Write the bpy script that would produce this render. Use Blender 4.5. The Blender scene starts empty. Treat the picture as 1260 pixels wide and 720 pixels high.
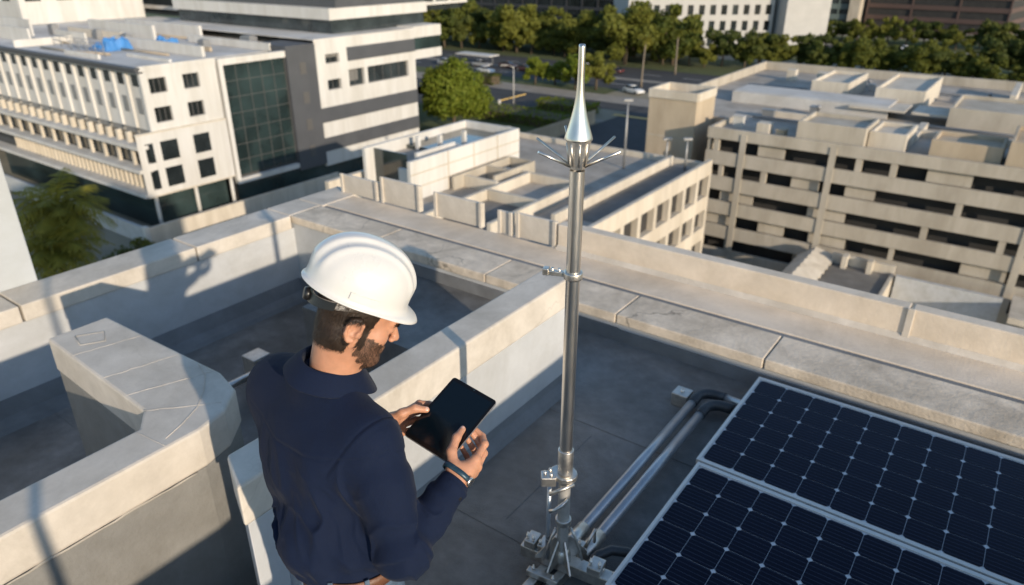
import bpy, bmesh, math, random
import numpy as np
from mathutils import Vector, Matrix, noise as mnoise

R = math.radians
random.seed(7)
rng = np.random.default_rng(7)
S = bpy.context.scene
COL = S.collection

# ------------------------------------------------------------------ camera
cam_d = bpy.data.cameras.new('camera')
cam = bpy.data.objects.new('camera', cam_d)
COL.objects.link(cam)
S.camera = cam
cam_d.sensor_width = 36.0
cam_d.lens = 880.0 / 1260.0 * 36.0
cam_d.clip_start = 0.05
cam_d.clip_end = 6000
cam.location = (0, 0, 2.5)
cam.rotation_euler = (R(90 - 25.5), 0, R(35.9))
cam_d.dof.use_dof = True
cam_d.dof.focus_distance = 2.0
cam_d.dof.aperture_fstop = 3.0

# ------------------------------------------------------------------ light
SUN = Vector((0.923, -0.385, 0.0)).normalized()
EL = R(14.5)
sun_dir = Vector((SUN.x * math.cos(EL), SUN.y * math.cos(EL), math.sin(EL)))
w = bpy.data.worlds.new('World')
S.world = w
w.use_nodes = True
nt = w.node_tree
sky = nt.nodes.new('ShaderNodeTexSky')
sky.sky_type = 'NISHITA'
sky.sun_disc = False
sky.sun_elevation = EL
sky.sun_rotation = math.atan2(SUN.x, SUN.y)
sky.air_density = 1.0
sky.dust_density = 0.3
sky.ozone_density = 1.8
bg = nt.nodes['Background']
bg.inputs['Strength'].default_value = 0.15
nt.links.new(sky.outputs[0], bg.inputs[0])
sd = bpy.data.lights.new('sun', 'SUN')
sd.energy = 3.3
sd.angle = R(0.6)
sd.color = (1.0, 0.845, 0.655)
so = bpy.data.objects.new('sun', sd)
COL.objects.link(so)
so.location = (20, -10, 30)
so.rotation_euler = (-sun_dir).to_track_quat('-Z', 'Y').to_euler()
S.view_settings.view_transform = 'Standard'
S.view_settings.look = 'None'
S.view_settings.gamma = 1.0
S.view_settings.exposure = 0.52
S.view_settings.use_curve_mapping = False
S.cycles.use_denoising = True
S.cycles.max_bounces = 6


# ------------------------------------------------------------------ helpers
def rgb(h):
    return tuple(h) + (1.0,)


def mat(name, col, rough=0.7, metal=0.0, var=0.12, scale=3.0, bump=0.0, bscale=40.0, col2=None,
        stretch=(1, 1, 1), spec=0.5, coat=0.0, stain=0.0, stain_scale=0.8, objvar=0.0, crack=0.0):
    m = bpy.data.materials.new(name)
    m.use_nodes = True
    n = m.node_tree.nodes
    l = m.node_tree.links
    b = n['Principled BSDF']
    b.inputs['Roughness'].default_value = rough
    b.inputs['Metallic'].default_value = metal
    b.inputs['Specular IOR Level'].default_value = spec
    b.inputs['Coat Weight'].default_value = coat
    tc = n.new('ShaderNodeTexCoord')
    mp = n.new('ShaderNodeMapping')
    mp.inputs['Scale'].default_value = stretch
    l.new(tc.outputs['Object'], mp.inputs[0])
    out = None
    if var or col2:
        nz = n.new('ShaderNodeTexNoise')
        nz.inputs['Scale'].default_value = scale
        nz.inputs['Detail'].default_value = 8
        nz.inputs['Roughness'].default_value = 0.62
        l.new(mp.outputs[0], nz.inputs[0])
        cr = n.new('ShaderNodeValToRGB')
        cr.color_ramp.elements[0].position = 0.3
        cr.color_ramp.elements[1].position = 0.7
        c2 = col2 or tuple(min(1, c * (1 + var)) for c in col)
        c1 = col if col2 else tuple(c * (1 - var) for c in col)
        cr.color_ramp.elements[0].color = rgb(c1)
        cr.color_ramp.elements[1].color = rgb(c2)
        l.new(nz.outputs[0], cr.inputs[0])
        out = cr.outputs[0]
        rr = n.new('ShaderNodeMapRange')
        rr.inputs[3].default_value = max(0.02, rough - 0.12)
        rr.inputs[4].default_value = min(1, rough + 0.12)
        l.new(nz.outputs[0], rr.inputs[0])
        l.new(rr.outputs[0], b.inputs['Roughness'])
    if stain:
        nz2 = n.new('ShaderNodeTexNoise')
        nz2.inputs['Scale'].default_value = stain_scale
        nz2.inputs['Detail'].default_value = 10
        nz2.inputs['Roughness'].default_value = 0.72
        nz2.inputs['Distortion'].default_value = 0.4
        l.new(mp.outputs[0], nz2.inputs[0])
        c3 = n.new('ShaderNodeValToRGB')
        c3.color_ramp.elements[0].position = 0.36
        c3.color_ramp.elements[1].position = 0.6
        g = 1 - stain
        c3.color_ramp.elements[0].color = (g, g * 0.98, g * 0.94, 1)
        c3.color_ramp.elements[1].color = (1, 1, 1, 1)
        l.new(nz2.outputs[0], c3.inputs[0])
        mx = n.new('ShaderNodeMix')
        mx.data_type = 'RGBA'
        mx.blend_type = 'MULTIPLY'
        mx.inputs[0].default_value = 1
        l.new(out, mx.inputs[6])
        l.new(c3.outputs[0], mx.inputs[7])
        out = mx.outputs[2]
    if crack:
        # hairline cracks: edges of warped voronoi cells, broken up by noise
        wn = n.new('ShaderNodeTexNoise')
        wn.inputs['Scale'].default_value = 4
        wn.inputs['Detail'].default_value = 5
        l.new(tc.outputs['Object'], wn.inputs[0])
        wm = n.new('ShaderNodeMix')
        wm.data_type = 'VECTOR'
        wm.inputs[0].default_value = .30
        l.new(tc.outputs['Object'], wm.inputs[4])
        l.new(wn.outputs['Color'], wm.inputs[5])
        vo = n.new('ShaderNodeTexVoronoi')
        vo.feature = 'DISTANCE_TO_EDGE'
        vo.inputs['Scale'].default_value = 1.7
        l.new(wm.outputs[1], vo.inputs['Vector'])
        lt = n.new('ShaderNodeMapRange')
        lt.inputs[1].default_value = 0.0
        lt.inputs[2].default_value = 0.010
        lt.inputs[3].default_value = 1.0
        lt.inputs[4].default_value = 0.0
        l.new(vo.outputs['Distance'], lt.inputs[0])
        mk_ = n.new('ShaderNodeMapRange')
        mk_.inputs[1].default_value = .48
        mk_.inputs[2].default_value = .60
        wn2 = n.new('ShaderNodeTexNoise')
        wn2.inputs['Scale'].default_value = 1.3
        l.new(tc.outputs['Object'], wn2.inputs[0])
        l.new(wn2.outputs[0], mk_.inputs[0])
        mu = n.new('ShaderNodeMath')
        mu.operation = 'MULTIPLY'
        l.new(lt.outputs[0], mu.inputs[0])
        l.new(mk_.outputs[0], mu.inputs[1])
        mu2 = n.new('ShaderNodeMath')
        mu2.operation = 'MULTIPLY'
        mu2.inputs[1].default_value = crack
        l.new(mu.outputs[0], mu2.inputs[0])
        mc_ = n.new('ShaderNodeMix')
        mc_.data_type = 'RGBA'
        l.new(mu2.outputs[0], mc_.inputs[0])
        l.new(out, mc_.inputs[6])
        mc_.inputs[7].default_value = (.16, .14, .11, 1)
        out = mc_.outputs[2]
    if objvar:
        oi = n.new('ShaderNodeObjectInfo')
        hs = n.new('ShaderNodeHueSaturation')
        mr = n.new('ShaderNodeMapRange')
        mr.inputs[3].default_value = 1 - objvar
        mr.inputs[4].default_value = 1 + objvar
        l.new(oi.outputs['Random'], mr.inputs[0])
        l.new(mr.outputs[0], hs.inputs['Value'])
        l.new(out, hs.inputs['Color'])
        out = hs.outputs[0]
    if out:
        l.new(out, b.inputs['Base Color'])
    else:
        b.inputs['Base Color'].default_value = rgb(col)
    if bump:
        nb = n.new('ShaderNodeTexNoise')
        nb.inputs['Scale'].default_value = bscale
        nb.inputs['Detail'].default_value = 6
        l.new(mp.outputs[0], nb.inputs[0])
        bp = n.new('ShaderNodeBump')
        bp.inputs['Strength'].default_value = bump
        bp.inputs['Distance'].default_value = 0.01
        l.new(nb.outputs[0], bp.inputs['Height'])
        l.new(bp.outputs[0], b.inputs['Normal'])
    return m


OFF = {}      # world offset of every thing whose parts are given in world coordinates


def thing(name, label, cat, loc=(0, 0, 0), rotz=0.0, group=None, local=False):
    o = bpy.data.objects.new(name, None)
    COL.objects.link(o)
    o.location = loc
    o.rotation_euler = (0, 0, rotz)
    o.empty_display_size = 0.2
    o['label'] = label
    o['category'] = cat
    if group:
        o['group'] = group
    OFF[o.name] = Vector((0, 0, 0)) if local else Vector(loc)
    return o


def tag(o, label, cat, group=None):
    o['label'] = label
    o['category'] = cat
    if group:
        o['group'] = group
    return o


class MB:
    def __init__(self):
        self.v = []
        self.f = []
        self.m = []
        self.s = []

    def add(self, vs, fs, mi=0, smooth=False):
        k = len(self.v)
        self.v += [tuple(p) for p in vs]
        self.f += [tuple(i + k for i in q) for q in fs]
        self.m += [mi] * len(fs)
        self.s += [smooth] * len(fs)
        return self

    def box(self, x0, x1, y0, y1, z0, z1, mi=0):
        x0, x1 = min(x0, x1), max(x0, x1)
        y0, y1 = min(y0, y1), max(y0, y1)
        z0, z1 = min(z0, z1), max(z0, z1)
        vs = [(x, y, z) for z in (z0, z1) for y in (y0, y1) for x in (x0, x1)]
        return self.add(vs, [(0, 2, 3, 1), (4, 5, 7, 6), (0, 1, 5, 4), (2, 6, 7, 3), (0, 4, 6, 2), (1, 3, 7, 5)], mi)

    def obox(self, c, ax, ay, az, hx, hy, hz, mi=0):
        c = Vector(c)
        ax, ay, az = Vector(ax).normalized(), Vector(ay).normalized(), Vector(az).normalized()
        vs = [c + ax * hx * i + ay * hy * j + az * hz * k for k in (-1, 1) for j in (-1, 1) for i in (-1, 1)]
        return self.add(vs, [(0, 2, 3, 1), (4, 5, 7, 6), (0, 1, 5, 4), (2, 6, 7, 3), (0, 4, 6, 2), (1, 3, 7, 5)], mi)

    def prism(self, poly, z0, z1, mi=0):
        # poly counter-clockwise in xy
        n = len(poly)
        vs = [(p[0], p[1], z0) for p in poly] + [(p[0], p[1], z1) for p in poly]
        fs = [tuple(range(n - 1, -1, -1)), tuple(range(n, 2 * n))]
        fs += [(i, (i + 1) % n, n + (i + 1) % n, n + i) for i in range(n)]
        return self.add(vs, fs, mi)

    def tube(self, pts, r, n=10, mi=0, cap=True):
        pts = [Vector(p) for p in pts]
        rs = r if isinstance(r, (list, tuple)) else [r] * len(pts)
        vs, fs = [], []
        up = None
        for i, p in enumerate(pts):
            a = pts[max(0, i - 1)]
            b = pts[min(len(pts) - 1, i + 1)]
            t = (b - a).normalized()
            if up is None:
                up = Vector((0, 0, 1)) if abs(t.z) < 0.9 else Vector((1, 0, 0))
            x = up.cross(t)
            if x.length < 1e-4:
                x = Vector((1, 0, 0)).cross(t)
            x.normalize()
            y = t.cross(x).normalized()
            up = y
            for k in range(n):
                g = 2 * math.pi * k / n
                vs.append(p + (x * math.cos(g) + y * math.sin(g)) * rs[i])
        for i in range(len(pts) - 1):
            for k in range(n):
                k2 = (k + 1) % n
                fs.append((i * n + k, i * n + k2, (i + 1) * n + k2, (i + 1) * n + k))
        self.add(vs, fs, mi, True)
        if cap:
            m = len(pts) - 1
            self.add(vs[:n], [tuple(range(n - 1, -1, -1))], mi)
            self.add(vs[m * n:], [tuple(range(n))], mi)
        return self

    def lathe(self, prof, c=(0, 0, 0), n=32, mi=0, ax=None):
        # prof: list of (r, z); axis z (or matrix ax)
        vs, fs = [], []
        for r, z in prof:
            for k in range(n):
                g = 2 * math.pi * k / n
                p = Vector((r * math.cos(g), r * math.sin(g), z))
                if ax is not None:
                    p = ax @ p
                vs.append(p + Vector(c))
        for i in range(len(prof) - 1):
            for k in range(n):
                k2 = (k + 1) % n
                fs.append((i * n + k, i * n + k2, (i + 1) * n + k2, (i + 1) * n + k))
        return self.add(vs, fs, mi, True)

    def holes(self, O, U, V, us, vs_, hole, d, mi=0, flip=False):
        """a wall sheet in plane O + uU + vV with reveals of depth d (into -N) at hole cells"""
        O, U, V = Vector(O), Vector(U), Vector(V)
        N = U.cross(V) * (-1 if flip else 1)
        P = lambda u, v, e=0: O + U * u + V * v - N * e

        def q(a, b, c, e):
            self.add([a, b, c, e], [(0, 1, 2, 3)], mi)
        for i in range(len(us) - 1):
            for j in range(len(vs_) - 1):
                a, b, c, e = us[i], us[i + 1], vs_[j], vs_[j + 1]
                if not hole(i, j):
                    q(P(a, c), P(b, c), P(b, e), P(a, e))
                else:
                    if i == 0 or not hole(i - 1, j):
                        q(P(a, c), P(a, c, d), P(a, e, d), P(a, e))
                    if i == len(us) - 2 or not hole(i + 1, j):
                        q(P(b, c), P(b, c, d), P(b, e, d), P(b, e))
                    if j == 0 or not hole(i, j - 1):
                        q(P(a, c), P(b, c), P(b, c, d), P(a, c, d))
                    if j == len(vs_) - 2 or not hole(i, j + 1):
                        q(P(a, e), P(b, e), P(b, e, d), P(a, e, d))
        return self

    def build(self, name, mats, parent=None, bevel=0.0, seg=2, smooth=None, loc=None, sharp=None, kind=None):
        off = Vector((0, 0, 0))
        if parent is not None:
            off = OFF.get(parent.name, Vector((0, 0, 0)))
        elif loc is not None:
            off = Vector(loc)
        me = bpy.data.meshes.new(name)
        me.from_pydata([tuple(Vector(p) - off) for p in self.v], [], self.f)
        mats = mats if isinstance(mats, (list, tuple)) else [mats]
        for m in mats:
            me.materials.append(m)
        me.polygons.foreach_set('material_index', self.m)
        sm = self.s if smooth is None else [smooth] * len(self.f)
        me.polygons.foreach_set('use_smooth', sm)
        bm = bmesh.new()
        bm.from_mesh(me)
        bmesh.ops.remove_doubles(bm, verts=bm.verts, dist=1e-5)
        bmesh.ops.recalc_face_normals(bm, faces=bm.faces)
        bm.to_mesh(me)
        bm.free()
        me.update()
        o = bpy.data.objects.new(name, me)
        COL.objects.link(o)
        if parent is not None:
            o.parent = parent
            OFF[o.name] = off
        elif loc is not None:
            o.location = loc
            OFF[o.name] = off
        if bevel:
            b = o.modifiers.new('bevel', 'BEVEL')
            b.width = bevel
            b.segments = seg
            b.limit_method = 'ANGLE'
            b.angle_limit = R(40)
            b.harden_normals = False
        if kind:
            o['kind'] = kind
        return o


def struct(name, mb, m, **k):
    return mb.build(name, m, kind='structure', **k)


def copy_tree(o, parent=None):
    c = o.copy()
    COL.objects.link(c)
    if parent is not None:
        c.parent = parent
    for ch in list(o.children):
        copy_tree(ch, c)
    return c


def relabel(o, label):
    o['label'] = label
    return o


# ------------------------------------------------------------------ materials
M = {}
M['coping'] = mat('cream_coping', (0.615, 0.56, 0.485), 0.75, var=0.10, scale=5, bump=0.10, bscale=60, stain=0.24, stain_scale=1.6, crack=.22)
M['wall'] = mat('grey_wall_paint', (0.48, 0.49, 0.495), 0.7, var=0.07, scale=4, bump=0.15, bscale=50, stain=0.18, stain_scale=1.2)
M['plaster'] = mat('weathered_plaster', (0.70, 0.60, 0.475), 0.8, var=0.16, scale=7, bump=0.35, bscale=45, stain=0.36, stain_scale=2.2, crack=.8)
M['concrete'] = mat('cast_concrete', (0.48, 0.44, 0.38), 0.82, var=0.12, scale=6, bump=0.3, bscale=50, stain=0.28, stain_scale=1.8)
M['deck'] = mat('parapet_deck', (0.72, 0.62, 0.50), 0.75, var=0.08, scale=5, bump=0.2, bscale=50, stain=0.22, stain_scale=1.3)
M['membrane'] = mat('roof_membrane', (0.20, 0.196, 0.188), 0.62, var=0.22, scale=9.0, bump=0.45, bscale=140, stain=0.5, stain_scale=0.9, crack=.4)
M['upturn'] = mat('membrane_upturn', (0.19, 0.195, 0.20), 0.7, var=0.18, scale=4, bump=0.3, bscale=60, stain=0.25)
M['tower'] = mat('tower_render', (0.44, 0.46, 0.47), 0.7, var=0.05, scale=2, bump=0.1, stain=0.10)
M['joint'] = mat('sealant', (0.16, 0.14, 0.12), 0.9, var=0.1)
M['steel'] = mat('galvanised_steel', (0.64, 0.605, 0.55), 0.42, 1.0, var=0.2, scale=30, bump=0.08, bscale=120)
M['chrome'] = mat('brushed_steel', (0.74, 0.70, 0.64), 0.31, 1.0, var=0.16, scale=20, stretch=(1, 1, 0.15), bump=0.04, bscale=80)
M['zinc'] = mat('dull_zinc', (0.52, 0.50, 0.46), 0.5, 0.55, var=0.18, scale=25, bump=.08, bscale=120)
M['pvc'] = mat('grey_pipe', (0.42, 0.45, 0.48), 0.30, 0.55, var=0.14, scale=6, bump=0.05)
M['rubber'] = mat('black_hose', (0.035, 0.04, 0.045), 0.45, var=0.2)
M['alu'] = mat('panel_aluminium', (0.70, 0.68, 0.64), 0.42, 0.45, var=0.06, scale=20)


# =================================================================== SETTING
GZ = -26.0
m_ground = mat('dry_ground', (0.20, 0.18, 0.13), 0.95, var=0.2, scale=0.15, col2=(0.28, 0.25, 0.18))
m_asph = mat('asphalt', (0.05, 0.05, 0.052), 0.85, var=0.25, scale=0.6, stain=0.25, stain_scale=0.12)
m_path = mat('paving', (0.30, 0.27, 0.23), 0.85, var=0.12, scale=0.5, stain=0.15, stain_scale=0.2)
m_grass = mat('lawn', (0.055, 0.075, 0.02), 0.95, scale=0.7, col2=(0.10, 0.11, 0.035))
m_yel = mat('yellow_paint', (0.62, 0.42, 0.13), 0.7, var=0.15, scale=1)
m_white = mat('road_paint', (0.7, 0.68, 0.64), 0.7, var=0.12, scale=1)

b = MB()
n = 24
b.add([(3000 * math.cos(2 * math.pi * k / n), 3000 * math.sin(2 * math.pi * k / n), GZ) for k in range(n)], [tuple(range(n))])
struct('ground', b, m_ground)


def sheet(name, polys, lvl, m):
    b = MB()
    for p in polys:
        b.add([(x, y, GZ + 0.02 * lvl) for x, y in p], [tuple(range(len(p)))])
    return struct(name, b, m)


def rect(x0, x1, y0, y1):
    return [(x0, y0), (x1, y0), (x1, y1), (x0, y1)]


sheet('car_park', [rect(-64.5, 60, 5, 134)], 1, m_asph)
sheet('road', [rect(-400, -64.4, 128.5, 135), rect(-64.6, 60, 125.5, 136), rect(-500, 300, 150, 182), rect(-500, 300, 246, 268),
               rect(-118, -104, 60, 128.6), rect(-140, -80, 119, 128.6)], 2, m_asph)
sheet('pavement', [rect(-300, -62, 135.0, 142.5), rect(-300, 200, 162.6, 165.4), rect(-500, 300, 268, 271), rect(-103.5, -64.5, 117.0, 119.0),
                   [(-62, 137), (60, 137), (60, 150), (-62, 150)]], 3, m_path)
sheet('lawn', [rect(-300, -78, 142.5, 150), rect(-104, -66, 88, 117), rect(-500, 300, 182, 212), rect(-500, 300, 222, 246), rect(-500, 300, 271, 300)], 3, m_grass)
sheet('kerb_line', [rect(-66, 60, 124.0, 125.3)], 3, m_yel)
b = MB()
for k in range(40):
    x = -260 + k * 11
    b.add([(x, 156.0, GZ + .07), (x + 5, 156.0, GZ + .07), (x + 5, 156.25, GZ + .07), (x, 156.25, GZ + .07)], [(0, 1, 2, 3)])
    b.add([(x, 173.0, GZ + .07), (x + 5, 173.0, GZ + .07), (x + 5, 173.25, GZ + .07), (x, 173.25, GZ + .07)], [(0, 1, 2, 3)])
    b.add([(x, 257.0, GZ + .07), (x + 5, 257.0, GZ + .07), (x + 5, 257.3, GZ + .07), (x, 257.3, GZ + .07)], [(0, 1, 2, 3)])
struct('road_markings', b, m_white)

# ------------------------------------------------------------------ our roof
# floor: right terrace at z = 0, left court 0.635 lower, one solid storey block below
b = MB()
b.prism([(-2.1, -9.0), (9, -9.0), (9, 4.1), (-2.1, 4.1)], -26.0, 0.0)
b.prism([(-5.62, -9.0), (-2.1, -9.0), (-2.1, 4.1), (-5.62, 4.1)], -26.0, -0.635)
b.prism([(-4.25, 3.08), (-2.1001, 3.08), (-2.1001, 4.1), (-4.25, 4.1)], -0.634, 0.0)
struct('roof_floor', b, M['membrane'])

ROOF = 'parapet walls of the roof'
b = MB()
for y in (-4.0, -3.0, -2.0, -1.0, 0.02, 1.02, 2.06, 3.05):
    b.box(-1.93, 1.04, y, y + .085, 0.0005, 0.0032)
for x in (-1.62, -.62, .38):
    for k in range(7):
        b.box(x - .03 + .3 * (k % 2), x + .03 + .3 * (k % 2), -3.9 + k, -3.02 + k, 0.0004, 0.0024)
for y in (0.6, 1.6, 2.62):
    b.box(-5.40, -2.20, y, y + .085, -0.6345, -0.6318)
struct('roof_laps', b, M['membrane'])

# ---- back parapet (runs along x)
t = thing('parapet_wall', 'wide low parapet with stained coping slabs behind the solar panels', 'wall', (0, 4.05, 0), group=ROOF)
b = MB()
b.box(-5.9, 9, 4.05, 4.95, -26.0, 0.135)
b.build('base', M['wall'], t, bevel=0.01)
xs = [-5.55, -4.42, -3.18, -2.02, -0.98, 0.42, 1.8, 3.2, 4.6, 6.0, 7.5, 9.0]
for i in range(len(xs) - 1):
    b = MB()
    b.box(xs[i] + 0.004, xs[i + 1] - 0.004, 4.03, 4.40, 0.1365, 0.21)
    b.build('coping_slab', M['plaster'], t, bevel=0.008)
b = MB()
b.box(-5.9, 9, 4.405, 4.46, 0.1365, 0.196)
b.build('gutter_strip', M['upturn'], t)
b = MB()
b.box(-5.9, 9, 4.462, 4.83, 0.1365, 0.205)
b.build('deck', M['deck'], t, bevel=0.006)
b = MB()
b.box(-5.62, -4.26, 4.032, 4.049, -0.635, -0.45)
b.box(-4.24, -2.0, 4.036, 4.049, 0.001, 0.10)
b.box(-2.0, 9, 4.035, 4.049, 0.0, 0.09)
b.build('upturn', M['upturn'], t)

# ---- upstand along the outer edge, right of the rod
t = thing('upstand_wall', 'smooth cream upstand with vertical seams along the outer roof edge', 'wall', (0, 4.9, 0.2))
for x0, x1 in ((-3.02, -0.335), (-0.32, 2.4), (2.415, 5.4), (5.415, 9.0)):
    b = MB()
    b.box(x0, x1, 4.832, 4.94, 0.1, 0.425)
    b.build('panel', M['deck'], t, bevel=0.008)
b = MB()
b.box(-0.345, -0.30, 4.818, 4.832, 0.207, 0.43)
b.build('cover_strip', M['coping'], t, bevel=0.004)
# fillet where the upstand meets the deck
b = MB()
b.add([(-3.02, 4.80, 0.2055), (9, 4.80, 0.2055), (9, 4.831, 0.24), (-3.02, 4.831, 0.24)], [(0, 1, 2, 3)])
b.build('fillet', M['coping'], t)

# ---- screen panels on the outer edge, left part
FEN = 'white screen panels on the outer roof edge'
labs = ['short white screen panel at the left end of the outer roof edge',
        'white screen panel second from the left on the outer roof edge',
        'white screen panel left of the narrow gap below the penthouse',
        'white screen panel right of the narrow gap below the penthouse',
        'white screen panel nearest the lightning rod on the roof edge']
spans = [(-5.72, -5.18, 0.40), (-5.13, -4.60, 0.465), (-4.42, -3.84, 0.44), (-3.66, -3.50, 0.415), (-3.46, -3.04, 0.43)]
for (x0, x1, zt), lb in zip(spans, labs):
    t = thing('screen_panel', lb, 'panel', ((x0 + x1) / 2, 4.87, 0.205), group=FEN)
    b = MB()
    b.box(x0, x1, 4.85, 4.885, 0.207, zt)
    b.build('board', M['coping'], t, bevel=0.006)
    b = MB()
    b.box(x0 + 0.002, x0 + 0.035, 4.83, 4.848, 0.207, zt + 0.012)
    b.build('stile', M['coping'], t, bevel=0.003)
    b = MB()
    b.box(x1 - 0.035, x1 - 0.002, 4.83, 4.848, 0.207, zt + 0.012)
    b.build('stile', M['coping'], t, bevel=0.003)

# ---- left parapet (runs along y)
t = thing('parapet_wall', 'tall cream capped parapet along the left roof edge catching long shadows', 'wall', (-5.7, 0, 0), group=ROOF)
b = MB()
b.box(-5.9, -5.545, -9, 4.05, -26.0, 0.08)
b.build('base', M['wall'], t)
for y0, y1 in ((-9, -4), (-4, -1.2), (-1.2, 1.635), (1.645, 3.02), (3.03, 4.024), (4.41, 4.95)):
    b = MB()
    b.box(-5.905, -5.53, y0 + .003, y1 - .003, 0.0815, 0.212)
    b.build('coping_slab', M['coping'], t, bevel=0.009)
b = MB()
b.box(-5.905, -5.556, 4.03, 4.404, 0.1365, 0.212)
b.build('corner_slab', M['coping'], t, bevel=0.009)
b = MB()
pr = [(-5.544, -0.635), (-5.40, -0.635), (-5.425, -0.60), (-5.50, -0.56), (-5.544, -0.44)]
vs = [(x, y, z) for y in (-9, 4.03) for x, z in pr]
b.add(vs, [(i, (i + 1) % 5, 5 + (i + 1) % 5, 5 + i) for i in range(5)] + [(0, 1, 2, 3, 4), (5, 6, 7, 8, 9)])
b.build('skirting', M['upturn'], t)

# ---- middle wall
t = thing('dividing_wall', 'long free standing cream capped wall between the two roof levels behind the man', 'wall', (-2.09, 2.2, 0))
b = MB()
b.prism([(-2.0, 1.075), (-2.0, 3.33), (-2.185, 3.33), (-2.185, 1.163)], -0.635, 0.56)
b.build('base', M['wall'], t, bevel=0.006)
b = MB()
b.prism([(-1.993, 1.058), (-1.993, 3.34), (-2.19, 3.34), (-2.19, 1.150)], 0.5615, 0.75)
b.build('coping', M['coping'], t, bevel=0.012)
b = MB()
pr = [(-1.999, 0.001), (-1.93, 0.001), (-1.95, 0.03), (-1.985, 0.06), (-1.999, 0.10)]
vs = [(x, y, z) for y in (1.06, 3.30) for x, z in pr]
b.add(vs, [(i, (i + 1) % 5, 5 + (i + 1) % 5, 5 + i) for i in range(5)] + [(0, 1, 2, 3, 4), (5, 6, 7, 8, 9)])
b.build('skirting', M['upturn'], t)

# ---- L shaped wall at the lower left
t = thing('shaft_wall', 'thick L shaped wall with a chamfered corner and wrinkled cap at the lower left', 'wall', (-3.0, 1.2, -0.635))
out = [(-2.6, -6.0), (-2.6, 1.27), (-2.64, 1.42), (-2.76, 1.56), (-2.94, 1.605), (-4.0, 1.58), (-4.0, 1.26), (-2.94, 1.205), (-2.82, 1.12), (-2.82, -6.0)]
b = MB()
b.prism(out, 0.42, 0.62)
b.build('cap', M['coping'], t, bevel=0.014)
cx, cy = -2.71, 0
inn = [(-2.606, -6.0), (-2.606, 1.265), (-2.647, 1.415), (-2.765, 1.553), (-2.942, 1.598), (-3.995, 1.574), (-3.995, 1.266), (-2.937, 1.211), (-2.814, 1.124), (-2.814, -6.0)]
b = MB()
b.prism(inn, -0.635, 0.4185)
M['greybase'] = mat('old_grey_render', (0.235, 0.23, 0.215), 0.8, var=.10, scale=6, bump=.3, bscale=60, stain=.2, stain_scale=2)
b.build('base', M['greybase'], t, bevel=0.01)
b = MB()   # rolled edge of the felt round the corner
b.tube([(-3.10, 1.585, .6205), (-2.98, 1.545, .6215), (-2.86, 1.46, .622), (-2.76, 1.36, .622), (-2.70, 1.25, .6215), (-2.66, 1.15, .6205)], .0016, 8)
b.build('felt_edge', M['coping'], t)
# felt laps and patch on the cap
b = MB()
for (xa, ya, xb, yb) in ((-3.70, 1.255, -3.62, 1.575), (-3.36, 1.24, -3.27, 1.575), (-3.12, 1.225, -2.98, 1.585), (-2.93, 1.205, -2.71, 1.45), (-2.82, 1.10, -2.615, 1.12)):
    pts = []
    for k in range(9):
        s = k / 8
        pts.append((xa + (xb - xa) * s + random.uniform(-.006, .006), ya + (yb - ya) * s, 0.6205))
    b.tube(pts, [0.0007 + 0.0011 * random.random() for _ in pts], 6)
b.build('felt_lap', M['coping'], t)
b = MB()
pp = [(-3.90, 1.36), (-3.78, 1.33), (-3.72, 1.43), (-3.83, 1.48), (-3.90, 1.36)]
b.tube([(x, y, 0.6205) for x, y in pp], 0.0035, 6)
b.build('patch', M['concrete'], t)
b = MB()
k = []
for i in range(60):
    y = -1.5 + i * 2.72 / 59
    k.append((-2.6025, y, 0.4185 + random.uniform(-.004, .003)))
b.tube(k, [0.003 + 0.003 * random.random() for _ in k], 5)
b.build('joint', M['concrete'], t)

# ---- slim mast on the sunny side (only its shadow crosses the near wall)
t = thing('vent_mast', 'slim steel mast standing on the sunny side of the roof', 'mast', (0.6, -0.73, 0))
b = MB()
b.tube([(0.6, -0.73, 0.012), (0.6, -0.73, 2.3)], .022, 10)
b.build('pole', M['steel'], t)
b = MB()
b.box(0.52, 0.68, -.81, -.65, 0.004, 0.012)
b.build('base_plate', M['steel'], t)

# ---- stair tower at the far left
t = thing('stair_tower', 'tall plain white stair tower rising at the left edge of the roof', 'tower', (-7.4, -1.0, -26))
b = MB()
b.box(-9.2, -5.908, -6, 1.925, -26, 1.75)
b.build('wall', M['tower'], t, bevel=0.01)
b = MB()
b.box(-9.25, -5.86, -6.05, 1.97, 1.752, 1.86)
b.build('cap', M['coping'], t)

# ---- added wall out of view, its end sloped to shape the shade on the roof
t = thing('shade_wall', 'low unseen wall added on the sunny side to shade the roof floor', 'wall', (1.3, 0, 0))
b = MB()
prof = [(-8.5, 0.001), (4.0, 0.001), (4.0, 0.13), (2.60, 1.09), (-8.5, 1.09)]
b.add([(x, y, z) for x in (1.05, 1.3) for y, z in prof], [(i, (i + 1) % 5, 5 + (i + 1) % 5, 5 + i) for i in range(5)] + [(0, 1, 2, 3, 4), (5, 6, 7, 8, 9)])
b.build('wall', M['wall'], t)

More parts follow.
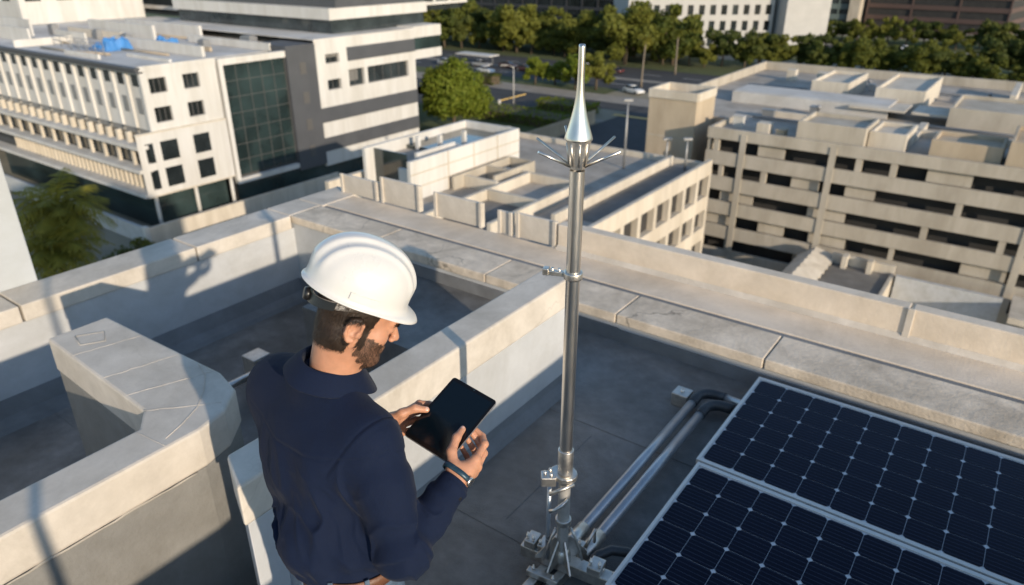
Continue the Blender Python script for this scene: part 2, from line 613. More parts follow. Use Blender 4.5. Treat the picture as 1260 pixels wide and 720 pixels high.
# =================================================================== BACKGROUND BUILDINGS
M['bwhite'] = mat('white_facade', (0.60, 0.585, 0.555), 0.8, var=0.05, scale=0.4, stretch=(1, 1, .14), stain=0.16, stain_scale=0.5)
M['bcream'] = mat('cream_facade', (0.60, 0.54, 0.45), 0.8, var=0.06, scale=0.4, stretch=(1, 1, .14), stain=0.22, stain_scale=0.6)
M['btan'] = mat('tan_concrete', (0.45, 0.37, 0.27), 0.85, var=0.08, scale=0.5, stretch=(1, 1, .3), stain=0.14, stain_scale=0.5)
M['bgar'] = mat('garage_concrete', (0.45, 0.405, 0.335), 0.85, var=0.08, scale=0.5, stretch=(1, 1, .25), stain=0.20, stain_scale=0.5)
M['bslate'] = mat('slate_cladding', (0.075, 0.078, 0.085), 0.55, var=0.10, scale=0.5)
M['broof'] = mat('roof_gravel', (0.42, 0.38, 0.33), 0.9, var=0.15, scale=0.6, stain=0.35, stain_scale=0.18)
M['broofd'] = mat('roof_felt', (0.20, 0.19, 0.175), 0.9, var=0.2, scale=0.5, stain=0.3, stain_scale=0.2)
M['bwroof'] = mat('roof_white', (0.60, 0.58, 0.55), 0.85, var=0.08, scale=0.3, stain=0.25, stain_scale=0.15)
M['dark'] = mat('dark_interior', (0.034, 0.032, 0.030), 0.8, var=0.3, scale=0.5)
M['glass'] = mat('tinted_glass', (0.022, 0.028, 0.03), 0.08, var=0.5, scale=0.35, spec=0.8, objvar=.6)
M['gglass'] = mat('green_glass', (0.022, 0.036, 0.036), 0.05, var=0.75, scale=0.16, spec=1.0)
M['frame'] = mat('window_frame', (0.10, 0.095, 0.09), 0.5, var=0.1)
M['metalgrey'] = mat('grey_metal', (0.30, 0.30, 0.30), 0.5, 0.5, var=0.1)
M['night'] = mat('black_cladding', (0.030, 0.031, 0.035), 0.5, var=.15, scale=.3)
M['bdull'] = mat('dull_white_facade', (0.43, 0.42, 0.40), 0.85, var=.06, scale=.4)
M['brown'] = mat('brown_spandrel', (0.095, 0.060, 0.050), 0.7, var=0.12, scale=0.3)
M['teal'] = mat('teal_spandrel', (0.10, 0.13, 0.125), 0.5, var=0.12, scale=0.3)
M['blue'] = mat('blue_tarp', (0.05, 0.20, 0.48), 0.6, var=0.2, scale=1.0)


brg = random.Random(5)
M['blind'] = mat('window_blind', (0.16, 0.155, 0.145), 0.8, var=.1)


def window(parent, axis, plane, u0, u1, z0, z1, nx=2, nz=1, m=None, sgn=1, fr=0.07):
    """window set in a reveal: a frame with its pane; axis 'x' = plane x const, 'y' = plane y const"""
    b = MB()
    p = MB()
    e = 0.06 * sgn

    def bx(B, a0, a1, c0, c1, d0, d1):
        if axis == 'x':
            B.box(plane + d0, plane + d1, a0, a1, c0, c1)
        else:
            B.box(a0, a1, plane + d0, plane + d1, c0, c1)
    bx(b, u0, u1, z0, z0 + fr, 0, e)
    bx(b, u0, u1, z1 - fr, z1, 0, e)
    for k in range(nx + 1):
        u = u0 + (u1 - u0 - fr) * k / nx
        bx(b, u, u + fr, z0 + fr, z1 - fr, 0, e)
    for k in range(1, nz):
        z = z0 + (z1 - z0) * k / nz
        bx(b, u0 + fr, u1 - fr, z - fr / 2, z + fr / 2, 0.002 * sgn, e * .9)
    f = b.build('window', M['frame'], parent)
    bx(p, u0 + fr / 2, u1 - fr / 2, z0 + fr / 2, z1 - fr / 2, -0.05 * sgn, 0.02 * sgn)
    p.build('pane', m or M['glass'], f)
    if brg.random() < .45:
        q = MB()
        dz_ = (z1 - z0) * brg.uniform(.25, .7)
        du_ = (u1 - u0) * (brg.uniform(.4, 1.0) if nx > 1 else 1)
        bx(q, u0 + fr, u0 + fr + (du_ - 2 * fr), z1 - fr - dz_, z1 - fr, 0.021 * sgn, 0.03 * sgn)
        q.build('blind', M['blind'], f)
    return f


# ---- white office block (left)
X0 = -75.82
t = thing('office_building', 'white office block on the left with finned flank and square dark windows', 'building', (-95, 45, GZ))
us = [39.2, 40.0, 41.95, 43.85, 45.8, 48.0]
zs = [-15.0, -14.1, -12.5, -11.05, -9.5, -8.5]
b = MB()
b.holes((X0, 0, 0), (0, 1, 0), (0, 0, 1), us, zs, lambda i, j: i in (1, 3) and j in (1, 3), 0.35)
b.build('wall', M['bwhite'], t)
for j in (1, 3):
    for i in (1, 3):
        window(t, 'x', X0 - 0.34, us[i], us[i + 1], zs[j], zs[j + 1], 3)
us2 = [37.2, 38.0, 38.9, 39.7, 41.7, 43.6, 45.6, 48.0]
zs2 = [-21.6, -21.0, -18.9, -18.1, -16.0, -15.0]
b = MB()
b.holes((X0 + .25, 0, 0), (0, 1, 0), (0, 0, 1), us2, zs2, lambda i, j: i in (1, 3, 5) and j in (1, 3), 0.4)
b.build('wall', M['bwhite'], t)
for j in (1, 3):
    for i in (1, 3, 5):
        window(t, 'x', X0 - 0.14, us2[i], us2[i + 1], zs2[j], zs2[j + 1], 2 if i > 1 else 1)
b = MB()
b.box(X0 + .02, X0 + .34, 37.2, 48.0, -15.0, -14.86)
b.build('string_course', M['bcream'], t)
b = MB()
b.box(X0 + .25, X0 + .35, 37.2, 48.0, -21.75, -21.6)
b.build('string_course', M['bcream'], t)
# flank facing the palm: pilasters over stacked glazed galleries
XL = -150.0
b = MB()
b.box(XL, X0 - .45, 39.6, 48.0, -15.0, -8.75)
b.box(X0 - .449, X0 - .002, 39.2, 39.6, -15.0, -8.75)
b.build('wall', M['bwhite'], t)
for k in range(22):
    x = X0 - 0.35 - k * 2.9
    b = MB()
    b.box(x - 0.38, x, 39.36, 39.598, -14.9, -8.9)
    b.build('pilaster', M['bwhite'], t)
    b = MB()
    b.box(x - 2.2, x - 1.05, 39.56, 39.597, -10.4, -9.2)
    f = b.build('window', M['glass'], t)
    if k < 20:
        b = MB()
        b.box(x - 2.1, x - 1.1, 39.55, 39.597, -13.3, -11.6)
        b.build('window', M['metalgrey'], t)
b = MB()
b.box(XL, X0 + .0, 38.9, 39.6, -8.9, -8.55)
b.box(XL, X0 + .1, 38.7, 39.3, -8.548, -8.3)
b.build('cornice', M['bslate'], t)
b = MB()   # gallery 1 back, dark glass
b.box(XL, X0 + .24, 38.4, 48.0, -21.5, -15.02)
b.build('gallery_glass', M['glass'], t)
for k in range(30):
    x = X0 - 0.6 - k * 2.1
    b = MB()
    b.box(x - .45, x, 37.9, 38.398, -16.2, -15.02)
    b.build('pier', M['bcream'], t)
for z, d, mt in ((-16.55, 37.2, 'bwhite'), (-19.0, 36.9, 'bwhite'), (-21.7, 36.9, 'bwhite')):
    b = MB()
    b.box(XL + 30 * (z < -17), X0 + .2, d, 38.39, z, z + .4)
    b.build('ledge', M[mt], t)
for k in range(34):
    x = X0 - 0.7 - k * 1.0
    b = MB()
    b.box(x - .2, x, 38.12, 38.395, -21.29, -19.01)
    b.build('fin', M['bcream'], t)
for k in range(12):
    x = X0 - 2.5 - k * 3.1
    b = MB()
    b.box(x - .35, x, 37.9, 38.2, -18.59, -16.56)
    b.build('column', M['bcream'], t)
b = MB()
b.box(X0 - 40, X0 - 1.6, 38.6, 47.5, GZ, -21.71)
b.box(X0 - 1.5, X0 - .8, 38.8, 47.3, GZ, -21.76)
b.build('ground_floor_glass', M['gglass'], t)
b = MB()
b.box(XL, X0 - .4, 39.7, 49.5, -8.74, -8.62)
b.build('roof', M['bwroof'], t)
b = MB()
b.box(X0 - .4, X0 + .05, 39.2, 48.0, -8.74, -8.2)
b.build('parapet', M['bwhite'], t)
b = MB()
b.box(-100, -80, 49.2, 49.6, -8.6, -7.4)
b.box(-118, -100.3, 55.0, 55.4, -8.6, -6.6)
b.box(-118, -98, 60.5, 60.9, -8.6, -6.9)
b.build('roof_wall', M['bwhite'], t)
b = MB()
b.box(-140, -79, 49.61, 78, -8.74, -8.64)
b.build('roof', M['bwroof'], t)
for (x0, x1, y0, y1, h, mt) in ((-108, -107.7, 40.5, 48, .9, 'bwhite'), (-96, -88, 41.2, 41.5, .5, 'bwhite'), (-88, -79, 44.5, 44.8, .35, 'bwhite'), (-112, -104, 47.6, 47.9, 1.4, 'bwhite'), (-125, -113, 44.5, 44.8, 1.7, 'bwhite'), (-119, -104, 52.4, 52.7, 1.1, 'bcream'), (-132, -121, 48.2, 48.5, 2.2, 'bwhite'), (-99, -84, 52.8, 53.1, .5, 'btan'), (-96, -78.5, 57.4, 57.7, .9, 'bwhite')):
    b = MB()
    b.box(x0, x1, y0, y1, -8.61, -8.61 + h)
    b.build('roof_wall', M[mt], t)
for (xa, ya, xb, yb) in ((-104, 42, -90, 43.6), (-118, 46, -106, 46.4), (-95, 47, -84, 47.4), (-101, 50.6, -86, 51.6), (-113, 58.5, -99, 58.9)):
    b = MB()
    b.tube([(xa, ya, -8.45), ((xa + xb) / 2, ya + .3, -8.42), (xb, yb, -8.45)], .12, 6)
    b.build('roof_pipe_run', M['btan'], t)
for y in (38.2, 43.0, 47.6):
    b = MB()
    b.tube([(X0 - .2, y, GZ), (X0 - .2, y, -21.76)], .22, 8)
    b.build('column', M['bwhite'], t)
# upper storey at the back
b = MB()
b.box(-175, -108, 80.5, 130, -8.6, -4.3)
b.build('upper_storey_glass', M['glass'], t)
for z0, z1 in ((-4.29, -2.2), (-7.5, -6.9)):
    b = MB()
    b.box(-176, -107, 79.5, 131, z0, z1)
    b.build('fascia', M['bwhite'], t)
for k in range(10):
    b = MB()
    b.box(-107.6, -107.2, 80.4 + k * 5, 81.0 + k * 5, -6.89, -4.3)
    b.build('column', M['bwhite'], t)
b = MB()
b.box(-185, -140, 55, 76, -8.6, 3)
b.build('lift_block', M['bwhite'], t)
for k in range(4):
    window(t, 'x', -139.98, 56 + k * 5, 58.5 + k * 5, -5.0, -2.6, 2)
    window(t, 'y', 54.98, -146 - k * 6, -143 - k * 6, -5.0, -2.6, 2, sgn=-1)
# roof clutter
for x, y, sx, sy, sz in ((-104, 52.2, 1.6, 1.0, .9), (-110, 51.5, 1.2, 1.2, 1.2), (-121, 50.5, 1.4, 1, 1.4), (-90, 55, 1.3, 1.0, .8), (-88, 60, 2, 1.2, 1.0), (-116, 57.6, 1.6, 1.6, 1.3)):
    b = MB()
    b.box(x, x + sx, y, y + sy, -8.62, -8.62 + sz)
    b.box(x + .2, x + sx - .2, y + .2, y + sy - .2, -8.62 + sz, -8.5 + sz)
    b.build('air_conditioner', M['metalgrey'], t)
for x, y, n_ in ((-98, 43.0, 5), (-106, 44.5, 6)):
    b = MB()
    for k in range(n_):
        b.tube([(x + k * 2, y, -8.62), (x + k * 2, y, -7.3)], .05, 6)
    b.tube([(x, y, -7.3), (x + (n_ - 1) * 2, y, -7.3)], .05, 6)
    b.tube([(x, y, -7.9), (x + (n_ - 1) * 2, y, -7.9)], .04, 6)
    b.build('railing', M['metalgrey'], t)

for i, (x, y, sx, sy, lb) in enumerate(((-98.5, 45.2, 4.6, 3.4, 'larger crumpled blue tarpaulin on the white office roof'),
                                        (-94.0, 50.2, 4.2, 2.4, 'smaller blue tarpaulin further right on the white office roof'))):
    b = MB()
    nx, ny = 14, 10
    vs = []
    for a in range(nx + 1):
        for c in range(ny + 1):
            px, py = x + sx * a / nx, y + sy * c / ny
            e = min(a, nx - a, c, ny - c)
            h = -8.60 + (0 if e == 0 else 0.35 + 0.8 * abs(mnoise.noise((px * .9, py * .9, i * 9))) + (0.7 if (a < 4 and c > 5) or a > 10 else 0))
            vs.append((px + .15 * mnoise.noise((px, py, 3)), py, h))
    b.add(vs, [(a * (ny + 1) + c, (a + 1) * (ny + 1) + c, (a + 1) * (ny + 1) + c + 1, a * (ny + 1) + c + 1) for a in range(nx) for c in range(ny)])
    o = b.build('tarpaulin', M['blue'], loc=(x + sx / 2, y + sy / 2, -8.6))
    tag(o, lb, 'tarpaulin', 'blue tarpaulins on the roof')

# ---- glazed and banded wing
t = thing('office_wing', 'office wing with a green glass front, dark pier and slate bands beside the tree', 'building', (-85, 66, GZ))
b = MB()
b.box(-120, X0 - .5, 48.25, 57.55, GZ, -9.1)
b.build('core', M['dark'], t)
g0, g1 = 48.9, 57.5
b = MB()
b.box(X0 - .49, X0 - .3, g0, g1, -22.0, -9.15)
b.build('curtain_glass', M['gglass'], t)
b = MB()
for k in range(6):
    y = g0 + (g1 - g0) * k / 5
    b.box(X0 - .299, X0 - .25, y - .025, y + .025, -22, -9.15)
for k in range(8):
    z = -22 + 12.85 * k / 7
    b.box(X0 - .297, X0 - .26, g0, g1, z - .03, z + .03)
b.build('mullion_grid', M['frame'], t)
b = MB()
b.box(X0 - .6, X0 + .05, 48.35, 48.88, -22.4, -8.4)
b.box(X0 - .6, X0 + .05, 48.88, 57.55, -9.14, -8.4)
b.box(X0 - .6, X0 + .15, 48.4, 62, -22.9, -22.3)
b.build('white_frame', M['bwhite'], t)
b = MB()
b.box(X0 - .4, X0 - .3, 48.4, 62, GZ, -22.91)
b.build('ground_floor_glass', M['gglass'], t)
b = MB()
b.box(X0 - 6, X0 + .25, 57.56, 62.0, -23.3, -7.9)
b.build('dark_pier', M['bslate'], t)
for z in (-10.6, -14.2, -17.6, -21.0):
    b = MB()
    b.box(X0 + .252, X0 + .29, 59.4, 60.3, z - .8, z + .6)
    b.build('louvre', M['frame'], t)
# banded wing
zsb = [-23.4, -21.75, -19.95, -17.95, -16.05, -13.8, -12.05, -10.65, -8.9, -7.6]
b = MB()
us = [62.0, 63.65, 66.0, 67.35, 70.2, 70.8, 78.9, 79.6, 80.4]
zz = [-23.4, -14.2, -13.95, -12.65, -11.75, -10.6, -9.45, -7.6]
b.holes((X0 + .1, 0, 0), (0, 1, 0), (0, 0, 1), us, zz, lambda i, j: (i == 1 and j == 5) or (i == 1 and j in (2,)) or (i in (3, 5) and j in (2, 3)) and False or (i in (3, 5) and j in (2, 3)), 0.5)
b.build('wall', M['bwhite'], t)
window(t, 'x', X0 - .38, 63.65, 66.0, -10.6, -9.45, 2)
window(t, 'x', X0 - .38, 63.65, 66.0, -13.95, -12.65, 2)
window(t, 'x', X0 - .38, 67.35, 70.2, -13.95, -11.75, 2)
window(t, 'x', X0 - .38, 70.8, 78.9, -13.95, -11.75, 5)
b = MB()
b.box(-115, X0 + .098, 79.9, 80.4, -23.4, -7.6)
b.build('wall', M['bwhite'], t)
for z0, z1 in ((-21.75, -19.95), (-17.95, -16.05)):
    b = MB()
    b.box(X0 - .3, X0 + .16, 62.05, 80.45, z0, z1)
    b.build('slate_band', M['bslate'], t)
b = MB()
b.box(X0 - .3, X0 + .16, 67.35, 80.4, -10.65, -8.9)
b.build('slate_band', M['bslate'], t)
b = MB()     # overhanging upper floor
b.box(-115, X0 + .1, 80.41, 86.3, -8.85, -7.3)
b.box(-115, X0 + .1, 80.41, 86.3, -11.8, -10.55)
b.build('overhang', M['bwhite'], t)
b = MB()
b.box(-114.8, X0 - .05, 80.42, 86.2, -10.54, -8.86)
b.build('overhang_glass', M['gglass'], t)
b = MB()
b.box(-115, X0 + .05, 62.05, 80.38, -7.62, -7.5)
b.build('roof', M['bwroof'], t)
b = MB()
b.box(-115, X0 - 3.2, 68, 86.2, -7.49, -5.75)
b.build('attic_glass', M['glass'], t)
b = MB()
b.box(-115.5, X0 - 2.8, 67.5, 86.6, -5.74, -4.3)
b.box(-115.5, X0 - 2.6, 68.5, 86.7, -2.2, -0.6)
b.build('attic_band', M['bwhite'], t)
b = MB()
b.box(-115, X0 - 3.1, 69, 86.3, -4.29, -2.21)
b.build('attic_slate', M['bslate'], t)
b = MB()
b.box(X0 - 6, X0 - .8, 62.3, 80, GZ, -23.41)
b.build('ground_floor_glass', M['gglass'], t)
b = MB()
b.box(X0 - 3, X0 + .1, 62.0, 80.4, -23.7, -23.41)
b.build('plinth', M['bwhite'], t)

# ---- planter and ramp walls round the office
t = thing('garden_wall', 'rendered garden wall with white end post between palm and office block', 'wall', (-75, 36, GZ))
b = MB()
b.box(-116, -73.9, 35.0, 35.35, GZ, -24.1)
b.build('wall', M['wall'], t)
b = MB()
b.box(-73.88, -73.4, 35.36, 62, GZ, -24.2)
b.build('wall', M['bcream'], t)
b = MB()
b.box(-73.89, -73.2, 34.9, 35.355, GZ, -23.9)
b.build('post', M['bwhite'], t)
t = thing('garden_wall', 'long low cream wall in front of the banded office wing', 'wall', (-66, 50, GZ))
b = MB()
b.box(-67.4, -67, 34, 84, GZ, -24.4)
b.build('wall', M['bcream'], t)
b = MB()
b.box(-67.5, -66.9, 34, 84, -24.398, -24.2)
b.build('coping', M['bwhite'], t)

# ---- annex terrace with penthouse (directly behind our roof)
t = thing('car_deck', 'cream parking deck with low kerb walls and square openings behind the lightning rod', 'building', (-28, 45, GZ))
TX = -20.8
us = [25.0]
for k in range(12):
    us += [26.2 + k * 2.6, 28.3 + k * 2.6]
us += [57.3]
us = sorted(u for u in us if u <= 57.31)
zs = [GZ, -24.6, -23.0, -21.7, -20.2, -19.0, -17.4, -16.2, -14.4, -13.3]
b = MB()
b.holes((TX, 0, 0), (0, 1, 0), (0, 0, 1), us, zs, lambda i, j: i % 2 == 1 and j in (1, 3, 5, 7) and i < len(us) - 2, 0.5)
b.holes((TX - .3, 0, 0), (0, 1, 0), (0, 0, 1), [25.0, 57.3], [-14.0, -13.3], lambda i, j: False, 0.5, flip=True)
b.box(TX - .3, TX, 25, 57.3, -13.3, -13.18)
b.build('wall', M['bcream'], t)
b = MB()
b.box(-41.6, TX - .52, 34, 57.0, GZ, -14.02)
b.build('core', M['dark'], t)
b = MB()
b.box(-41.8, TX - .301, 33.9, 57.3, -14.015, -13.95)
b.build('deck', M['broof'], t)
b = MB()
b.box(-41.8, TX - .301, 57.0, 57.3, GZ, -13.5)
b.box(-42.0, -41.601, 34, 57.3, GZ, -13.1)
b.build('edge_wall', M['bcream'], t)
for (x0, x1, y0, y1, h) in ((-24.3, -24.0, 38, 56.6, .75), (-26.6, -26.3, 34, 45.6, .8), (-33.6, -26.7, 45.3, 45.6, .7), (-31.2, -30.9, 30, 45.2, .8), (-30.8, -26.61, 39.6, 39.9, .8), (-35, -31.3, 41.2, 41.5, .9)):
    b = MB()
    b.box(x0, x1, y0, y1, -13.949, -13.95 + h)
    b.build('kerb_wall', M['bcream'], t)
b = MB()
b.box(-23.99, -21.2, 40, 56, -13.949, -13.9)
b.build('bay_surface', M['broofd'], t)
b = MB()
b.box(-30.85, -26.65, 30, 39.55, -13.949, -13.9)
b.build('bay_surface', M['broofd'], t)
# penthouse: an open topped shell with panel joints
t = thing('penthouse', 'pale panelled penthouse with open top and glazed end on the parking deck', 'building', (-38, 43.5, -13.95))
b = MB()
b.box(-35.3, -35.0, 36.0, 49.4, -13.94, -11.0)
b.build('wall', M['bwhite'], t)
b = MB()
b.box(-40.9, -40.6, 37.0, 49.4, -13.94, -11.0)
b.box(-40.599, -35.301, 49.1, 49.4, -13.94, -11.0)
b.build('wall', M['bwhite'], t)
b = MB()
b.box(-40.599, -37.2, 37.9, 38.0, -13.94, -11.15)
b.build('glazing', M['gglass'], t)
b = MB()
b.box(-37.19, -35.301, 37.0, 37.3, -13.94, -12.0)
b.build('wall', M['bwhite'], t)
b = MB()
b.box(-40.6, -35.3, 38.0, 49.1, -12.1, -11.9)
b.build('roof', M['broof'], t)
b = MB()
b.box(-40.599, -36.5, 41.5, 49.0, -11.8999, -11.6)
b.build('roof_glazing', M['gglass'], t)
for (x0, x1, y0, y1, zt) in ((-36.6, -36.35, 38.2, 42.6, -11.0), (-39.5, -39.2, 41.4, 41.7, -10.8), (-38.4, -38.1, 42.8, 43.1, -10.8), (-37.2, -36.9, 44.4, 44.7, -10.6), (-36.9, -36.4, 42.61, 43.2, -11.3)):
    b = MB()
    b.box(x0, x1, y0, y1, -11.899, zt)
    b.build('roof_post', M['bwhite'], t)
b = MB()
for k in range(1, 4):
    b.box(-34.999, -34.96, 37 + 3.1 * k, 37.05 + 3.1 * k, -13.9, -11.0)
b.box(-34.999, -34.962, 36, 49.4, -12.0, -11.95)
b.box(-34.999, -34.962, 36, 49.4, -13.0, -12.95)
b.build('panel_joint', M['btan'], t)
t = thing('bin_store', 'low grey walled bin store beside the pale penthouse', 'enclosure', (-33, 43, -13.95))
b = MB()
for (x0, x1, y0, y1) in ((-34.6, -34.4, 40, 47.4), (-32.2, -32.0, 42, 47.4), (-34.399, -32.201, 47.2, 47.4), (-34.399, -32.201, 44.0, 44.2)):
    b.box(x0, x1, y0, y1, -13.948, -12.9)
b.build('wall', M['bgar'], t)

# ---- parking garage on the right
FY = 65.0
t = thing('parking_garage', 'long tan parking garage with stacked open decks filling the right side', 'building', (0, 80, GZ))
XA, XB = -24.4, 62.0
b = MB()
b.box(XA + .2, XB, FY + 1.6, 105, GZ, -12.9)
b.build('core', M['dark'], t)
tops = [-12.25, -14.4, -16.75, -19.15, -21.55, -23.95]
bots = [-13.25, -15.65, -18.05, -20.4, -22.8, -25.2]
for i, (zt, zb) in enumerate(zip(tops, bots)):
    b = MB()
    b.box(XA, XB, FY, FY + .3, zb, zt)
    b.build('spandrel', M['bgar'], t)
    b = MB()
    b.box(XA, XB, FY + .301, FY + 1.59, zb, zb + .3)
    b.build('slab', M['broofd'], t)
rg = random.Random(3)
for i in range(5):
    zt, zb = bots[i] - .001, tops[i + 1] + .001
    x = XA + .3 + rg.random() * 1.5
    while x < 34:
        wd = rg.choice([.4, .5, 2.4, 3.2, .5])
        b = MB()
        b.box(x, x + wd, FY + (.12 if wd < 1 else .45), FY + (.5 if wd < 1 else .6), zb, zt)
        b.build('pier' if wd < 1 else 'infill_panel', M['bgar'], t)
        x += wd + rg.choice([2.2, 3.6, 5.0, 6.0])
for x in (-21.2, -13.4, 1.6, 16.5):
    b = MB()
    b.box(x, x + .55, FY - .1, FY - .001, -24, -12.6)
    b.build('pilaster', M['bgar'], t)
# flank and roof
b = MB()
b.box(XA, XA + .3, FY + .301, 72, GZ, -12.25)
b.box(-33.2, -32.9, 80, 107.5, GZ, -11.7)
b.box(-33.2, 60, 107.5, 107.9, GZ, -11.7)
b.build('wall', M['bgar'], t)
b = MB()
b.box(-32.9, XA, 72, 107.5, GZ, -12.91)
b.build('core', M['bgar'], t)
b = MB()
b.prism([(XA + .3, FY + .3), (XB, FY + .3), (XB, 107.5), (-32.9, 107.5), (-32.9, 72), (XA + .3, 72)], -12.899, -12.75)
b.build('roof', M['broof'], t)
# rooftop boxes: (x0,x1,y0,y1,height, open)
RB = [(-16.6, -11.0, 65.6, 70.8, 1.9, 'bgar'), (-10.9, -8.0, 66.5, 71.5, 1.6, 'bcream'), (-20.4, -19.2, 66.4, 67.6, 1.1, 'bcream'),
      (-21.4, -17.4, 87.5, 97, 2.1, 'bcream'), (-14.4, -9.6, 86.0, 98, 2.2, 'bcream'), (-6.2, -1.2, 66.2, 70.4, 1.6, 'btan'),
      (-6.6, 6.0, 79.5, 88, 2.0, 'bgar'), (-0.9, 8.0, 65.6, 72.5, 2.3, 'btan'), (-2.6, -2.0, 93, 103, 1.6, 'bcream'), (-27.5, -26.4, 99, 100.2, 1.4, 'bcream'), (-23.5, -22.2, 98, 99.4, 1.5, 'bcream')]
for x0, x1, y0, y1, h, mt in RB:
    b = MB()
    z = -12.749
    if min(x1 - x0, y1 - y0) > 2:
        b.box(x0, x1, y0, y0 + .25, z, z + h)
        b.box(x0, x1, y1 - .25, y1, z, z + h)
        b.box(x0, x0 + .25, y0 + .251, y1 - .251, z, z + h)
        b.box(x1 - .25, x1, y0 + .251, y1 - .251, z, z + h)
        b.box(x0 + .251, x1 - .251, y0 + .251, y1 - .251, z, z + h - .35)
    else:
        b.box(x0, x1, y0, y1, z, z + h)
    b.build('roof_box', M[mt], t, bevel=.03, seg=1)
b = MB()
b.box(-28, -12, 80.8, 81.4, -12.748, -11.6)
b.box(-28, -12, 81.401, 86, -11.7, -11.55)
b.build('canopy', M['bwroof'], t)
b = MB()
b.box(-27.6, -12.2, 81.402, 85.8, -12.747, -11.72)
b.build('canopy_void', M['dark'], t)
for x in (-15.6, -9.8):
    b = MB()
    b.box(x, x + 5.2, 80.2, 84.6, -11.9, -11.7)
    b.build('canopy', M['bcream'], t)
for (x0, x1, y0, y1) in ((-8.5, -7.9, 71.5, 78), (-22, -10, 75.0, 75.3), (-10, 4, 74.2, 74.5)):
    b = MB()
    b.box(x0, x1, y0, y1, -12.746, -12.1)
    b.build('kerb_wall', M['bcream'], t)
rv = random.Random(12)
for k in range(26):
    x, y = rv.uniform(-24, 14), rv.uniform(66, 105)
    h = rv.uniform(.4, 1.1)
    b = MB()
    if k % 3:
        sx, sy = rv.uniform(.5, 1.4), rv.uniform(.5, 1.2)
        b.box(x, x + sx, y, y + sy, -12.747, -12.747 + h)
        b.box(x - .08, x + sx + .08, y - .08, y + sy + .08, -12.746 + h, -12.68 + h)
        b.build('vent_box', M[rv.choice(['metalgrey', 'bwhite', 'btan'])], t)
    else:
        b.lathe([(.16, -12.747), (.16, -12.747 + h), (.3, -12.74 + h), (.3, -12.6 + h), (.02, -12.45 + h)], (x, y, 0), 10)
        b.build('vent_pipe', M['metalgrey'], t)
for (xa, ya, xb, yb) in ((-23, 73.2, -8, 73.6), (-10, 78.4, 8, 78.6), (-20, 98.5, 2, 99.2), (-30, 92, -23, 92.4)):
    b = MB()
    b.tube([(xa, ya, -12.5), (xb, yb, -12.5)], .13, 6)
    b.build('roof_pipe_run', M['metalgrey'], t)
# lower roofs at the foot of the garage
t = thing('loading_bay', 'low flat roofed loading bay with corrugated ridge below the garage', 'building', (-8, 58, GZ))
b = MB()
b.box(-11.2, -6.4, 44, 63, GZ, -22.0)
b.build('roof', M['broofd'], t)
b = MB()
vs = []
for k in range(27):
    y = 50 + k * .55
    dz = 0.22 if k % 2 else 0
    vs += [(-14.2, y, -22.4 + dz * .3), (-12.8, y, -21.4 + dz), (-11.0, y, -21.9 + dz * 1.3)]
b.add(vs, [(3 * k + j, 3 * k + j + 1, 3 * k + j + 4, 3 * k + j + 3) for k in range(26) for j in (0, 1)])
o = b.build('ridge', M['bcream'], t)
sol = o.modifiers.new('solid', 'SOLIDIFY')
sol.thickness = .12
for (x0, x1, y0, y1, z0, z1) in ((-11.2, -6.2, 63.01, 63.4, GZ, -21.2), (-6.38, -6.1, 44, 63, GZ, -21.8), (-10.2, -9.8, 62, 62.99, -21.99, -20.9), (-8.2, -7.8, 62, 62.99, -21.99, -20.9)):
    b = MB()
    b.box(x0, x1, y0, y1, z0, z1)
    b.build('wall', M['bcream'], t)
b = MB()
b.box(-5.9, 1.6, 62.0, 62.4, GZ, -21.6)
b.build('gate', M['wall'], t)
for x in (3.0, 8.0, 13.0):
    b = MB()
    b.box(x, x + .5, 60.0, 60.5, GZ, -22.2)
    b.build('post', M['bcream'], t)
b = MB()
b.box(2.2, 20, 59.0, 63.6, -22.19, -21.7)
b.build('canopy', M['bcream'], t)

# ---- tan stair tower of the garage
t = thing('stair_tower', 'square tan stair tower standing at the left corner of the garage', 'tower', (-28, 68, GZ))
poly = [(-31.7, 67.2), (-26.6, 67.2), (-26.6, 71.9), (-31.7, 71.9)]
b = MB()
b.prism(poly, GZ, -10.6)
b.build('wall', M['btan'], t, bevel=.05, seg=1)
b = MB()
for i in range(4):
    p, q = Vector((*poly[i], 0)), Vector((*poly[(i + 1) % 4], 0))
    d = (q - p).normalized()
    c = (p + q) / 2
    b.obox((c.x, c.y, -10.2), d, Vector((-d.y, d.x, 0)), (0, 0, 1), (q - p).length / 2 - (.16 if i % 2 else -.02), .13, .396)
b.build('parapet', M['bcream'], t)
b = MB()
for z in (-14.3, -18.4, -22.4):
    for i in (0, 3):
        p, q = Vector((*poly[i], 0)), Vector((*poly[(i + 1) % 4], 0))
        d = (q - p).normalized()
        c = (p + q) / 2
        b.obox((c.x, c.y, z), d, Vector((-d.y, d.x, 0)), (0, 0, 1), (q - p).length / 2, .02, .05)
b.build('joint', M['bgar'], t)

